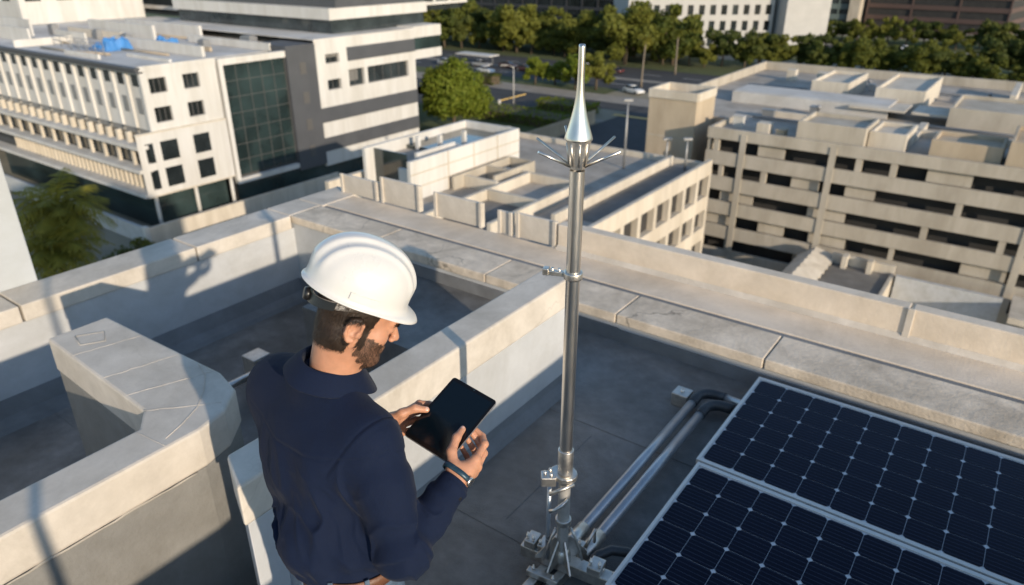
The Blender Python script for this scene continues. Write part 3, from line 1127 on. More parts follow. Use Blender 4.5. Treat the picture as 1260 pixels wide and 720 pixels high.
# ---- far buildings
def block(name, label, cat, loc, rotz, W, D, Hh, mw, mg, ncol, rows, wfrac=.55, hfrac=.55, band=False, z0=0.0, side=True):
    t = thing(name, label, cat, loc, rotz, local=True)
    fh = (Hh - z0) / rows
    if band:
        b = MB()
        b.box(.4, W - .4, .4, D - .4, 0, Hh - .3)
        b.build('core', mg, t)
        for r in range(rows + 1):
            z = z0 + r * fh
            b = MB()
            b.box(0, W, 0, D, z - fh * (1 - hfrac) / 2, z + fh * (1 - hfrac) / 2)
            b.build('spandrel', mw, t)
        for k in range(ncol + 1):
            b = MB()
            x = (W - .6) * k / ncol
            b.box(x, x + .6, -.05, .39, 0, Hh - fh * .3)
            b.build('pier', mw, t)
        return t
    fw = W / ncol
    us, zs = [0.0], [0.0]
    for k in range(ncol):
        us += [fw * (k + .5 - wfrac / 2), fw * (k + .5 + wfrac / 2)]
    us.append(W)
    for r in range(rows):
        zs += [z0 + fh * (r + .5 - hfrac / 2), z0 + fh * (r + .5 + hfrac / 2)]
    zs.append(Hh)
    b = MB()
    b.holes((0, 0, 0), (1, 0, 0), (0, 0, 1), us, zs, lambda i, j: i % 2 == 1 and j % 2 == 1, .4)
    b.box(0.001, .4, .001, D, 0, Hh - .001)
    b.box(W - .4, W - .001, .002, D, 0, Hh - .001)
    b.box(.401, W - .401, D - .4, D, 0, Hh - .001)
    b.box(.401, W - .401, .5, D - .401, Hh - .8, Hh - .5)
    b.build('wall', mw, t)
    n = 0
    for r in range(rows - 1, -1, -1):
        for k in range(ncol):
            if n >= 100:
                break
            n += 1
            b = MB()
            b.box(us[1 + 2 * k], us[2 + 2 * k], .36, .46, zs[1 + 2 * r], zs[2 + 2 * r])
            b.build('window', mg, t)
    return t


# white block with small windows
a = math.atan2(33.2, 38.6)
block('office_building', 'white office block with rows of small dark windows beyond the trees', 'building', (-110.9, 215.1, GZ), a, 47, 22, 19.0, M['bdull'], M['glass'], 13, 4, .52, .62)
t = thing('office_building', 'plain white windowless block adjoining the small windowed office', 'building', (-74.2, 246.6, GZ), a, local=True)
b = MB()
b.box(0, 14, -6, 20, 0, 18.2)
b.build('wall', M['bdull'], t)
b = MB()
b.box(-.2, 14.2, -6.2, 20.2, 18.2, 18.5)
b.build('coping', M['bcream'], t)
# dark glass offices, top left
block('office_building', 'long dark glass office building at the top behind the trees', 'building', (-250, 262, GZ), 0.02, 122, 30, 40, M['night'], M['glass'], 17, 10, hfrac=.72, band=True)
block('office_building', 'dark tinted office building right behind the tallest trees at the top', 'building', (-126, 275, GZ), 0.02, 30, 30, 40, M['night'], M['glass'], 9, 10, hfrac=.72, band=True)
# teal building
block('office_building', 'teal glass office building behind the hedge at the top', 'building', (-126, 330, GZ), 0.13, 54, 30, 48, M['teal'], M['glass'], 13, 12, hfrac=.5, band=True)
b = MB()
b.box(-72.5, -68.5, 335, 365, GZ, 26)
o = b.build('lift_shaft', M['bgar'], loc=(-70, 345, GZ))
tag(o, 'plain grey concrete lift shaft between the teal and brown office buildings', 'tower')
block('office_building', 'dark brown office building with striped floors at the top right', 'building', (-67.0, 341, GZ), -0.13, 51, 60, 52, M['brown'], M['dark'], 3, 12, hfrac=.62, band=True)

# fence between hedge and car park
t = thing('boundary_fence', 'tan slatted boundary fence running between the hedge and the car park', 'fence', (-65, 100, GZ))
b = MB()
for k in range(60):
    y = 86 + k * .5
    b.box(-65.2, -65.14, y, y + .42, GZ, GZ + 2.4)
b.build('slats', M['btan'], t)
b = MB()
b.box(-65.139, -65.05, 86, 116, GZ + .5, GZ + .6)
b.box(-65.139, -65.05, 86, 116, GZ + 1.9, GZ + 2.0)
b.build('rail', M['btan'], t)

# =================================================================== VEGETATION
def leafmat(name, c1, c2, trans=.25):
    m = bpy.data.materials.new(name)
    m.use_nodes = True
    n, l = m.node_tree.nodes, m.node_tree.links
    b = n['Principled BSDF']
    b.inputs['Roughness'].default_value = .65
    b.inputs['Specular IOR Level'].default_value = .25
    tc = n.new('ShaderNodeTexCoord')
    nz = n.new('ShaderNodeTexNoise')
    nz.inputs['Scale'].default_value = 1.1
    nz.inputs['Detail'].default_value = 5
    l.new(tc.outputs['Object'], nz.inputs[0])
    oi = n.new('ShaderNodeObjectInfo')
    ad = n.new('ShaderNodeMath')
    ad.operation = 'MULTIPLY_ADD'
    ad.inputs[1].default_value = .45
    l.new(oi.outputs['Random'], ad.inputs[0])
    l.new(nz.outputs[0], ad.inputs[2])
    cr = n.new('ShaderNodeValToRGB')
    cr.color_ramp.elements[0].position = .42
    cr.color_ramp.elements[1].position = .85
    cr.color_ramp.elements[0].color = rgb(c1)
    cr.color_ramp.elements[1].color = rgb(c2)
    l.new(ad.outputs[0], cr.inputs[0])
    l.new(cr.outputs[0], b.inputs['Base Color'])
    tr = n.new('ShaderNodeBsdfTranslucent')
    l.new(cr.outputs[0], tr.inputs[0])
    mx = n.new('ShaderNodeMixShader')
    mx.inputs[0].default_value = trans
    l.new(b.outputs[0], mx.inputs[1])
    l.new(tr.outputs[0], mx.inputs[2])
    l.new(mx.outputs[0], n['Material Output'].inputs[0])
    return m


M['leaf'] = leafmat('tree_leaves', (0.062, 0.085, 0.014), (0.18, 0.185, 0.032), .35)
M['leafb'] = leafmat('bright_leaves', (0.095, 0.145, 0.012), (0.22, 0.25, 0.03), .35)
M['leafd'] = leafmat('dark_leaves', (0.038, 0.060, 0.014), (0.115, 0.130, 0.028), .3)
M['palm'] = leafmat('palm_leaves', (0.10, 0.115, 0.014), (0.24, 0.22, 0.035), .3)
M['bark'] = mat('bark', (0.10, 0.075, 0.05), 0.9, var=.25, scale=6, bump=.5)
M['pbark'] = mat('palm_bark', (0.20, 0.165, 0.125), 0.9, var=.2, scale=4, bump=.5)


def leaf_quads(pts, nrm, size, rg):
    """numpy leaf clumps: one rhombic quad per point, facing roughly outwards"""
    n = len(pts)
    d = nrm + rg.normal(0, .55, (n, 3))
    d /= np.linalg.norm(d, axis=1, keepdims=True)
    r = rg.normal(0, 1, (n, 3))
    u = np.cross(d, r)
    u /= np.linalg.norm(u, axis=1, keepdims=True) + 1e-9
    v = np.cross(d, u)
    s = size * rg.uniform(.6, 1.35, (n, 1))
    q = np.stack([pts - u * s, pts - v * s * .6, pts + u * s, pts + v * s * .6 + d * s * .25], 1)
    return q.reshape(-1, 3)


def crown(name, lobes, dens, size, m, parent, seed, flat=.8):
    rg = np.random.default_rng(seed)
    P, N = [], []
    for (cx, cy, cz, r) in lobes:
        n = int(dens * r * r)
        d = rg.normal(0, 1, (n, 3))
        d /= np.linalg.norm(d, axis=1, keepdims=True)
        rad = r * rg.uniform(.55, 1.0, (n, 1)) ** .6
        lump = 1 + .22 * np.sin(d[:, :1] * 5.3 + seed) * np.cos(d[:, 1:2] * 4.7 + cx) + .12 * np.sin(d[:, 2:] * 9 + cy)
        p = d * rad * lump
        p[:, 2] *= flat
        P.append(p + np.array([cx, cy, cz]))
        N.append(d)
    P, N = np.concatenate(P), np.concatenate(N)
    q = leaf_quads(P, N, size, rg)
    me = bpy.data.meshes.new(name)
    n = len(q) // 4
    me.vertices.add(len(q))
    me.vertices.foreach_set('co', q.ravel())
    me.loops.add(len(q))
    me.loops.foreach_set('vertex_index', np.arange(len(q), dtype=np.int32))
    me.polygons.add(n)
    me.polygons.foreach_set('loop_start', np.arange(0, len(q), 4, dtype=np.int32))
    me.update(calc_edges=True)
    me.materials.append(m)
    o = bpy.data.objects.new(name, me)
    COL.objects.link(o)
    o.parent = parent
    return o


def make_tree(seed, H, rad, m, dens=130, size=.34, label='', group=None):
    rg = random.Random(seed)
    t = thing('tree', label, 'tree', (0, 0, -500), group=group, local=True)
    lob = [(0, 0, H - rad * .95, rad * .58)]
    for k in range(15):
        a = k * 2.4 + rg.random()
        rr = rad * rg.uniform(.35, .95)
        lob.append((rr * math.cos(a), rr * math.sin(a), H - rad * rg.uniform(.25, 1.5), rad * rg.uniform(.17, .40)))
    crown('crown', lob, dens, size, m, t, seed)
    b = MB()
    b.tube([(0, 0, 0), (.1, .05, H * .25), (0, .1, H * .55), (.1, 0, H * .8)], [.32, .24, .17, .06], 8)
    for k in range(5):
        x, y, z, r = lob[1 + k]
        b.tube([(0.03, .05, H * .32 + k * .2), (x * .5, y * .5, z * .75), (x * .9, y * .9, z)], [.15, .10, .04], 6)
    b.build('trunk', M['bark'], t)
    return t


TG = 'round trees beyond the car park'
ROWT = 'trees along the far road'
protos = [make_tree(11, 8.5, 4.2, M['leaf']), make_tree(12, 9.5, 4.8, M['leafd']), make_tree(13, 7.5, 3.6, M['leafb']), make_tree(14, 10.5, 5.4, M['leaf'])]
used = set()


def plant(k, x, y, s, label, group, rz=None, cat='tree'):
    if k not in used:
        used.add(k)
        o = protos[k]
    else:
        o = copy_tree(protos[k])
    o.location = (x, y, GZ)
    o.rotation_euler = (0, 0, random.random() * 6.28 if rz is None else rz)
    o.scale = (s * random.uniform(.92, 1.08), s * random.uniform(.92, 1.08), s * random.uniform(.9, 1.1))
    o['label'] = label
    o['category'] = cat
    if group:
        o['group'] = group
    return o


rt = random.Random(21)
# the median pairs
plant(2, -97.6, 144.2, .78, 'small round tree, left one of the pair on the grass median', TG)
plant(2, -93.6, 146.6, .80, 'small round tree, right one of the pair on the grass median', TG)
plant(2, -86.5, 144.0, .98, 'yellow green tree on the median just left of the rod tip', TG)
plant(0, -82.5, 146.5, 1.0, 'bushy tree on the median nearest the parked white car', TG)
# belt of trees beyond the far road, up to the dark offices
lab = 'broad green tree in the dense belt in front of the dark offices'
for i in range(21):
    x = -196 + i * 5.5 + rt.uniform(-1.5, 1.5)
    y = 186 + i * .4 + rt.uniform(-3, 4)
    plant(rt.choice([0, 1, 3, 3]), x, y, rt.choice([.75, 1.0, 1.2, 1.45]) * rt.uniform(.92, 1.1), lab, ROWT)
for i in range(18):
    x = -196 + i * 6.3 + rt.uniform(-2, 2)
    plant(rt.choice([0, 1, 3]), x, 203 + rt.uniform(-3, 5), rt.uniform(1.0, 1.4), lab, ROWT)
plant(3, -96, 186, 1.75, 'tallest rounded tree rising behind the lightning rod tip', None)
lab = 'dark green tree in the row behind the garage roof'
for i in range(20):
    x = -86 + i * 4.7 + rt.uniform(-1.2, 1.2)
    y = 192 + i * 1.6 + rt.uniform(-3, 3)
    plant(rt.choice([0, 1, 1, 3]), x, y, rt.uniform(.7, 1.1), lab, 'trees behind the garage roof')
for i in range(16):
    x = -64 + i * 5.4 + rt.uniform(-1.2, 1.2)
    plant(rt.choice([0, 1, 3]), x, 203 + rt.uniform(-3, 5), rt.uniform(.6, .95), lab, 'trees behind the garage roof')
lab = 'small tree in the line below the striped and teal offices'
for i in range(22):
    x = -98 + i * 5.2 + rt.uniform(-1.2, 1.2)
    plant(rt.choice([0, 1, 0]), x, 281 + rt.uniform(-4, 7), rt.uniform(.75, 1.1), lab, 'trees below the striped offices')
# the big bright tree beside the office wing
t = thing('tree', 'large bright yellow green tree right beside the banded office wing', 'tree', (-82.5, 96.5, GZ), local=True)
lob = [(-3.6, 3.0, 5.0, 2.6), (3.9, 2.6, 5.6, 2.3), (-3.4, -1.0, 8.2, 2.2), (0, 0, 7.0, 4.4), (-2.6, 1.4, 6.2, 3.0), (2.4, -1.6, 6.0, 2.9), (1.2, 2.6, 7.4, 2.8), (-1.0, -2.4, 7.8, 2.6), (.4, .3, 9.6, 2.7), (-2.8, -1.6, 4.6, 2.4), (2.9, 1.6, 4.6, 2.4), (3.2, -.2, 7.6, 1.9), (0.6, -3.2, 4.8, 2.2)]
crown('crown', lob, 210, .27, M['leafb'], t, 77, .95)
b = MB()
b.tube([(0, 0, 0), (.1, 0, 2.2), (0, .2, 5), (.2, 0, 8)], [.4, .3, .2, .07], 8)
for x, y, z, r in lob[1:6]:
    b.tube([(0, .05, 3), (x * .5, y * .5, z * .8), (x, y, z)], [.18, .1, .04], 6)
b.build('trunk', M['bark'], t)


# hedges
def hedge(x0, x1, y0, y1, h, label, m='leafd', seed=1, dens=16):
    rg = np.random.default_rng(seed)
    L, Wd = x1 - x0, y1 - y0
    n = int((L * Wd + 2 * (L + Wd) * h) * dens)
    p = rg.uniform(0, 1, (n, 3)) * np.array([L, Wd, h])
    side = rg.integers(0, 5, n)
    N = np.zeros((n, 3))
    for k, (ax, val, sg) in enumerate(((0, 0, -1), (0, L, 1), (1, 0, -1), (1, Wd, 1), (2, h, 1))):
        if ax < 2:
            wgt = side == k
        else:
            wgt = (side == 4) | ((side < 2) & (rg.random(n) < .8))
        p[wgt, ax] = val
        N[wgt, ax] = sg
    p += rg.normal(0, .09, p.shape)
    p[:, 2] = np.abs(p[:, 2]) + .12 * np.sin(p[:, 0] * 1.3 + p[:, 1])
    t = thing('hedge', label, 'hedge', (x0, y0, GZ), local=True)
    q = leaf_quads(p, N, .2, rg)
    me = bpy.data.meshes.new('foliage')
    me.vertices.add(len(q))
    me.vertices.foreach_set('co', q.ravel())
    me.loops.add(len(q))
    me.loops.foreach_set('vertex_index', np.arange(len(q), dtype=np.int32))
    me.polygons.add(len(q) // 4)
    me.polygons.foreach_set('loop_start', np.arange(0, len(q), 4, dtype=np.int32))
    me.update(calc_edges=True)
    me.materials.append(M[m])
    o = bpy.data.objects.new('foliage', me)
    COL.objects.link(o)
    o.parent = t
    b = MB()
    b.box(.25, L - .25, .25, Wd - .25, 0, h - .25)
    b.build('branches', M['bark'], t)
    return t


hedge(-92, -66.5, 106.5, 112.5, 2.0, 'long clipped hedge between the lawn and the tan fence', 'leafb', 3)
hedge(-80.5, -69.0, 119.3, 124.3, 1.9, 'short clipped hedge block on the traffic island behind the rod cone', 'leafb', 4)
hedge(-110, -105, 137.0, 140.6, 2.2, 'small square hedge block beside the far parked cars', 'leafd', 5)
hedge(-130, -92.5, 88, 98, 1.6, 'low hedge behind the bright yellow green tree', 'leafd', 6, 10)


# palms
def palm(loc, H, L, nf, label, seed, lean=(0, 0), group=None, detail=26, droop=1.0):
    rg = random.Random(seed)
    t = thing('palm_tree', label, 'palm tree', loc, group=group, local=True)
    b = MB()
    pts = [(lean[0] * s * s, lean[1] * s * s, H * s) for s in (0, .2, .4, .6, .8, 1)]
    b.tube(pts, [.30, .22, .19, .18, .18, .26], 10)
    b.build('trunk', M['pbark'], t)
    b = MB()
    c = Vector(pts[-1])
    for k in range(nf):
        a = k * 2.39996 + rg.uniform(-.2, .2)
        el = R(75) - (k / nf) ** .8 * R(105) + rg.uniform(-.1, .1)
        ln = L * rg.uniform(.8, 1.08)
        hd = Vector((math.cos(a), math.sin(a), 0))
        p = c.copy()
        ang = el
        prev = []
        for i in range(detail):
            s = i / (detail - 1)
            prev.append((p.copy(), (hd * math.cos(ang) + Vector((0, 0, math.sin(ang))))))
            p = p + (hd * math.cos(ang) + Vector((0, 0, math.sin(ang)))) * (ln / detail)
            ang -= droop * R(2.2 + 4.2 * s) * 26 / detail
        side = Vector((-hd.y, hd.x, 0))
        for i, (q, d) in enumerate(prev):
            s = i / (detail - 1)
            if s < .08:
                continue
            wl = L * .26 * math.sin(min(1, s * 1.15 + .12) * math.pi) ** .6 + .05
            for sg in (-1, 1):
                tip = q + side * sg * wl * rg.uniform(.8, 1.05) + d * wl * .55 - Vector((0, 0, wl * rg.uniform(.35, .6)))
                w_ = d * (L * .012 * 26 / detail)
                mid = (q + tip) / 2 + Vector((0, 0, wl * .10))
                b.add([q - w_, q + w_, mid + w_ * .9, mid - w_ * .9, tip], [(0, 1, 2, 3), (3, 2, 4)])
        b.tube([x[0] for x in prev[::5]], [.05, .045, .04, .03, .02, .015][:len(prev[::5])], 5, cap=False)
    b.build('crown', M['palm'], t)
    return t


palm((-62.6, 23.3, GZ), 9.4, 5.9, 40, 'big bushy palm tree at the left below the roof edge', 5, detail=20)
palm((-60.5, 21.6, GZ), 7.0, 5.0, 32, 'lower palm tree tucked behind the white stair tower', 6, detail=18)
palm((-75.75, 155.8, GZ), 10.5, 2.6, 26, 'tall slim palm tree beside the parked white car', 7, (.3, .2), detail=10)
palm((-77.3, 178.0, GZ), 10.0, 2.5, 26, 'tall slim palm tree in front of the white far office', 8, (-.2, .1), detail=12)
# shrubs by the garden wall
for i, (x, y) in enumerate(((-70.5, 31.0), (-71.8, 33.4), (-69.2, 29.0))):
    t = thing('shrub', 'leafy dark shrub in the bed below the garden wall', 'shrub', (x, y, GZ), group='shrubs below the garden wall', local=True)
    crown('foliage', [(0, 0, .9, 1.1), (.7, .5, .8, .8), (-.6, .4, .7, .8)], 120, .2, M['leafd'], t, 40 + i)
    b = MB()
    b.tube([(0, 0, 0), (0, 0, .9)], [.08, .03], 6)
    b.build('stem', M['bark'], t)

# =================================================================== VEHICLES AND LAMPS
M['carw'] = mat('white_car_paint', (0.72, 0.71, 0.69), 0.25, var=.03, coat=.6)
M['cars'] = mat('silver_car_paint', (0.42, 0.43, 0.45), 0.28, .5, var=.03, coat=.6)
M['card'] = mat('dark_car_paint', (0.06, 0.03, 0.03), 0.25, var=.05, coat=.6)
M['tyre'] = mat('tyre', (0.02, 0.02, 0.02), 0.8, var=.1)
M['lampw'] = mat('pale_lamp_lens', (0.7, 0.68, 0.62), 0.3, var=.03)
M['red'] = mat('tail_lamp', (0.35, 0.02, 0.02), 0.3, var=.03)


def make_car(paint, label, scale=1.2):
    t = thing('parked_car', label, 'car', (0, 0, 0), local=True)
    # body: cross sections along x
    secs = [(-2.2, .35, .62, .70), (-2.1, .28, .88, .82), (-1.5, .22, .96, .88), (-.5, .2, .95, .9), (.9, .2, .92, .9), (1.7, .22, .80, .86), (2.1, .28, .66, .78), (2.22, .36, .56, .66)]
    vs, fs = [], []
    for x, z0, z1, hw in secs:
        vs += [(x, -hw, z0), (x, -hw, z0 + (z1 - z0) * .65), (x, -hw * .93, z1), (x, hw * .93, z1), (x, hw, z0 + (z1 - z0) * .65), (x, hw, z0)]
    for i in range(len(secs) - 1):
        for k in range(6):
            fs.append((6 * i + k, 6 * i + (k + 1) % 6, 6 * i + 6 + (k + 1) % 6, 6 * i + 6 + k))
    fs += [tuple(range(5, -1, -1)), tuple(range(6 * len(secs) - 6, 6 * len(secs)))]
    b = MB()
    b.add(vs, fs, smooth=True)
    o = b.build('body', paint, t, bevel=.04)
    b = MB()
    b.add([(-1.75, -.76, .9), (1.0, -.76, .9), (1.0, .76, .9), (-1.75, .76, .9), (-1.15, -.6, 1.38), (.15, -.6, 1.38), (.15, .6, 1.38), (-1.15, .6, 1.38)],
          [(0, 1, 5, 4), (1, 2, 6, 5), (2, 3, 7, 6), (3, 0, 4, 7)])
    b.build('windows', M['glass'], t)
    b = MB()
    b.add([(-1.2, -.62, 1.36), (.2, -.62, 1.36), (.2, .62, 1.36), (-1.2, .62, 1.36), (-1.05, -.5, 1.45), (.02, -.5, 1.45), (.02, .5, 1.45), (-1.05, .5, 1.45)],
          [(0, 1, 5, 4), (1, 2, 6, 5), (2, 3, 7, 6), (3, 0, 4, 7), (4, 5, 6, 7), (3, 2, 1, 0)], smooth=True)
    b.build('roof', paint, t)
    for x in (-1.35, 1.35):
        for y in (-.8, .8):
            b = MB()
            ax = Matrix.Rotation(math.pi / 2, 3, 'X')
            b.lathe([(0.001, -.11), (.2, -.11), (.31, -.1), (.33, -.06), (.33, .06), (.31, .1), (.2, .11), (.001, .11)], (x, y, .33), 16, ax=ax)
            w_ = b.build('wheel', M['tyre'], t)
            b = MB()
            b.lathe([(.001, .0), (.17, .0), (.19, .01)], (x, y + math.copysign(.112, y), .33), 12, ax=ax)
            b.build('rim', M['metalgrey'], w_)
    for y in (-.55, .55):
        b = MB()
        b.box(2.12, 2.235, y - .17, y + .17, .52, .64)
        b.build('headlight', M['lampw'], t)
        b = MB()
        b.box(-2.215, -2.12, y - .17, y + .17, .62, .76)
        b.build('tail_light', M['red'], t)
    t.scale = (scale,) * 3
    return t


cw = make_car(M['carw'], 'white saloon car parked alone on the road next to the tall palm')
cw.location = (-73.4, 147.3, GZ + .08)
cw.rotation_euler = (0, 0, R(-20))


def carcopy(src, x, y, rz, label, group='cars on the far road'):
    c = copy_tree(src)
    c.location = (x, y, GZ + .08)
    c.rotation_euler = (0, 0, R(rz))
    c['label'] = label
    c['group'] = group
    return c


carcopy(cw, -118.0, 151.6, -12, 'white car parked on the left of the far road beyond the big tree')
carcopy(cw, -70.0, 254.0, -8, 'distant white car near the plain white block')
carcopy(cw, -37.8, 264.0, 3, 'distant white car on the road below the striped offices')
cs_ = make_car(M['cars'], 'silver car behind the white car on the left of the far road')
cs_.location = (-126, 160.0, GZ + .08)
cs_.rotation_euler = (0, 0, R(10))
cs_['group'] = 'cars on the far road'
carcopy(cs_, -66.0, 257.5, -8, 'distant silver car beside the distant white one')
cd = make_car(M['card'], 'dark red car parked under the tree belt at the left')
cd.location = (-112, 160.5, GZ + .08)
cd['group'] = 'cars on the far road'
carcopy(cd, -119, 162.5, 4, 'dark car parked to the left of the dark red one under the trees')

carcopy(cs_, -136.0, 157.0, 8, 'silver car furthest left on the far road beside the car port')
carcopy(cw, -104.0, 176.5, -6, 'white car half hidden behind the pair of small round trees')
carcopy(cd, -91.0, 170.5, 172, 'dark car driving on the far road behind the rod tip')
carcopy(cs_, -52.0, 262.0, 4, 'distant silver car below the brown striped offices')
carcopy(cd, -20.0, 250.0, 176, 'distant dark car on the road at the far right')

# canopy of a bus stop or car port, upper left
t = thing('car_port', 'white flat roofed car port beside the cars at the left', 'shelter', (-130, 163, GZ), local=True)
b = MB()
b.box(-6, 6, -2.2, 2.2, 2.5, 2.8)
b.build('roof', M['bwhite'], t)
for x in (-5.4, 0, 5.4):
    b = MB()
    b.box(x - .1, x + .1, -.1, .1, 0, 2.5)
    b.build('post', M['metalgrey'], t)


def lamp(loc, H, label, arm, a, group='lamp posts by the car park'):
    t = thing('street_lamp', label, 'street lamp', loc, group=group, local=True)
    b = MB()
    b.tube([(0, 0, 0), (0, 0, H)], [.12, .07], 8)
    b.build('pole', M['bwhite'] if arm else M['metalgrey'], t)
    d = Vector((math.cos(a), math.sin(a), 0))
    b = MB()
    if arm:
        b.tube([(0, 0, H - .3), tuple(d * arm * .5 + Vector((0, 0, H + .1))), tuple(d * arm + Vector((0, 0, H + .15)))], [.06, .05, .05], 6)
        b.obox(tuple(d * (arm + .4) + Vector((0, 0, H + .15))), d, (-d.y, d.x, 0), (0, 0, 1), .6, .2, .09)
    else:
        b.obox((0, 0, H + .05), d, (-d.y, d.x, 0), (0, 0, 1), .35, .16, .08)
    b.build('lamp_head', M['bwhite'] if arm else M['metalgrey'], t)


lamp((-87.9, 122.0, GZ), 7.5, 'white street lamp with a short arm left of the rod cone', 1.6, R(200))
lamp((-26.8, 53.0, -13.95), 5.6, 'thin grey lamp pole on the deck right of the rod', 0, R(40))
lamp((-22.4, 55.4, -13.95), 2.6, 'short dark lamp pole at the far corner of the deck', 0, R(40))
lamp((-24.4, 56.0, -13.95), 2.2, 'shorter of the two lamp poles at the far deck corner', 0, R(40))

# barrier arm and island stone
t = thing('barrier', 'yellow and white barrier arm at the car park entrance', 'barrier', (-89.5, 119.5, GZ))
b = MB()
b.box(-89.7, -89.3, 119.0, 119.4, GZ, GZ + 1.1)
b.build('post', M['bwhite'], t)
b = MB()
b.box(-89.6, -89.4, 119.401, 128.6, GZ + .8, GZ + 1.0)
b.build('arm', M['yel'] if 'yel' in M else m_yel, t)

# =================================================================== ROOF EQUIPMENT
# ---- solar panels
mc = bpy.data.materials.new('solar_cell')
mc.use_nodes = True
n_, l_ = mc.node_tree.nodes, mc.node_tree.links
bs = n_['Principled BSDF']
bs.inputs['Roughness'].default_value = .22
bs.inputs['Specular IOR Level'].default_value = .14
tc = n_.new('ShaderNodeTexCoord')
sp = n_.new('ShaderNodeSeparateXYZ')
l_.new(tc.outputs['Object'], sp.inputs[0])
mm = n_.new('ShaderNodeMath')
mm.operation = 'MULTIPLY'
mm.inputs[1].default_value = 39.5
l_.new(sp.outputs['Y'], mm.inputs[0])
fr_ = n_.new('ShaderNodeMath')
fr_.operation = 'FRACT'
l_.new(mm.outputs[0], fr_.inputs[0])
gt = n_.new('ShaderNodeMath')
gt.operation = 'GREATER_THAN'
gt.inputs[1].default_value = .90
l_.new(fr_.outputs[0], gt.inputs[0])
nz_ = n_.new('ShaderNodeTexNoise')
nz_.inputs['Scale'].default_value = 5
l_.new(tc.outputs['Object'], nz_.inputs[0])
cr_ = n_.new('ShaderNodeValToRGB')
cr_.color_ramp.elements[0].color = (.0012, .0026, .0105, 1)
cr_.color_ramp.elements[1].color = (.0030, .0055, .020, 1)
l_.new(nz_.outputs[0], cr_.inputs[0])
mx_ = n_.new('ShaderNodeMix')
mx_.data_type = 'RGBA'
l_.new(gt.outputs[0], mx_.inputs[0])
l_.new(cr_.outputs[0], mx_.inputs[6])
mx_.inputs[7].default_value = (.034, .044, .075, 1)
l_.new(mx_.outputs[2], bs.inputs['Base Color'])
M['cell'] = mc
M['back'] = mat('panel_backsheet', (0.60, 0.61, 0.63), 0.35, var=.08, scale=8)
PW, PD, PZ = 1.602, 0.972, 0.150


def panel(x0, y0, label):
    t = thing('solar_panel', label, 'solar panel', (x0, y0, 0), group='solar panels on the roof', local=True)
    z = PZ
    for k, (a, c, e, f) in enumerate(((0, .017, 0, PD), (PW - .017, PW, 0, PD), (.0172, PW - .0172, 0, .024), (.0172, PW - .0172, PD - .024, PD))):
        b = MB()
        b.box(a, c, e, f, z - .035, z)
        b.build('frame', M['alu'], t, bevel=.002)
    b = MB()
    b.box(.0175, PW - .0175, .0245, PD - .0245, z - .012, z - .0065)
    b.build('backsheet', M['back'], t)
    b = MB()
    px, py = (PW - .044) / 10, (PD - .060) / 6
    for i in range(10):
        for j in range(6):
            xa, ya = .022 + i * px + .0012, .030 + j * py + .0012
            xb, yb = xa + px - .0024, ya + py - .0024
            c = .0125
            zz = z - .0050
            b.add([(xa + c, ya, zz), (xb - c, ya, zz), (xb, ya + c, zz), (xb, yb - c, zz), (xb - c, yb, zz), (xa + c, yb, zz), (xa, yb - c, zz), (xa, ya + c, zz)], [tuple(range(8))])
    b.build('cells', M['cell'], t)
    for x in (.12, PW - .18):
        b = MB()
        b.box(x, x + .05, .02, PD - .02, 0.002, z - .036)
        b.build('mounting_rail', M['steel'], t)
    return t


panel(-0.962, 2.941, 'solar panel in the row nearest the parapet coping')
panel(-0.945, 1.955, 'solar panel at the bottom right beside the rod base')

# ---- pipes beside the rod
PIPES = 'grey pipes on the roof'


def arc(c, r, a0, a1, n=10):
    return [(c[0] + r * math.cos(a0 + (a1 - a0) * k / n), c[1] + r * math.sin(a0 + (a1 - a0) * k / n), c[2]) for k in range(n + 1)]


for px_, pr_, ye, xe, lb in ((-1.220, .026, 3.59, -0.70, 'grey pipe nearer the dividing wall bending under the solar panel'),
                             (-1.135, .027, 3.50, -0.70, 'grey pipe nearer the solar panels with a black elbow end')):
    t = thing('roof_pipe', lb, 'pipe', (px_, 2.9, .1), group=PIPES)
    z = .072
    b = MB()
    b.tube([(px_, 2.17, z), (px_, ye - .05, z)], pr_, 16)
    b.build('pipe', M['pvc'], t)
    b = MB()
    r = .09
    b.tube([(px_, ye - .08, z)] + arc((px_ + r, ye, z), r, math.pi, math.pi / 2) + [(px_ + r + .05, ye + r, z)], pr_ + .005, 14)
    b.build('elbow', M['rubber'], t)
    b = MB()
    b.tube([(px_ + r + .03, ye + r, z), (xe + .3, ye + r - .01, z - .02)], pr_, 14)
    b.build('pipe', M['rubber' if px_ > -1.15 else 'pvc'], t)
    b = MB()
    b.tube([(px_, 2.10, z), (px_, 2.26, z)], pr_ + .006, 14)
    b.build('coupling', M['steel'], t)
t = thing('support_block', 'small square steel support block at the far bend of the pipes', 'bracket', (-1.27, 3.5, 0))
b = MB()
b.box(-1.36, -1.26, 3.53, 3.63, 0.001, .085)
b.build('block', M['steel'], t, bevel=.005)
b = MB()
b.lathe([(.001, .098), (.012, .098), (.012, .0855)], (-1.31, 3.58, 0), 8)
b.build('bolt', M['chrome'], t)

t = thing('hose', 'black hose curving from under the solar panel to the rod base', 'hose', (-1.03, 2.1, .06))
b = MB()
b.tube([(-1.08, 2.02, .05), (-1.085, 2.07, .07), (-1.075, 2.13, .085), (-1.04, 2.19, .09), (-.98, 2.225, .085), (-.9, 2.23, .075), (-.75, 2.22, .06)], .023, 12)
b.build('tube', M['rubber'], t)

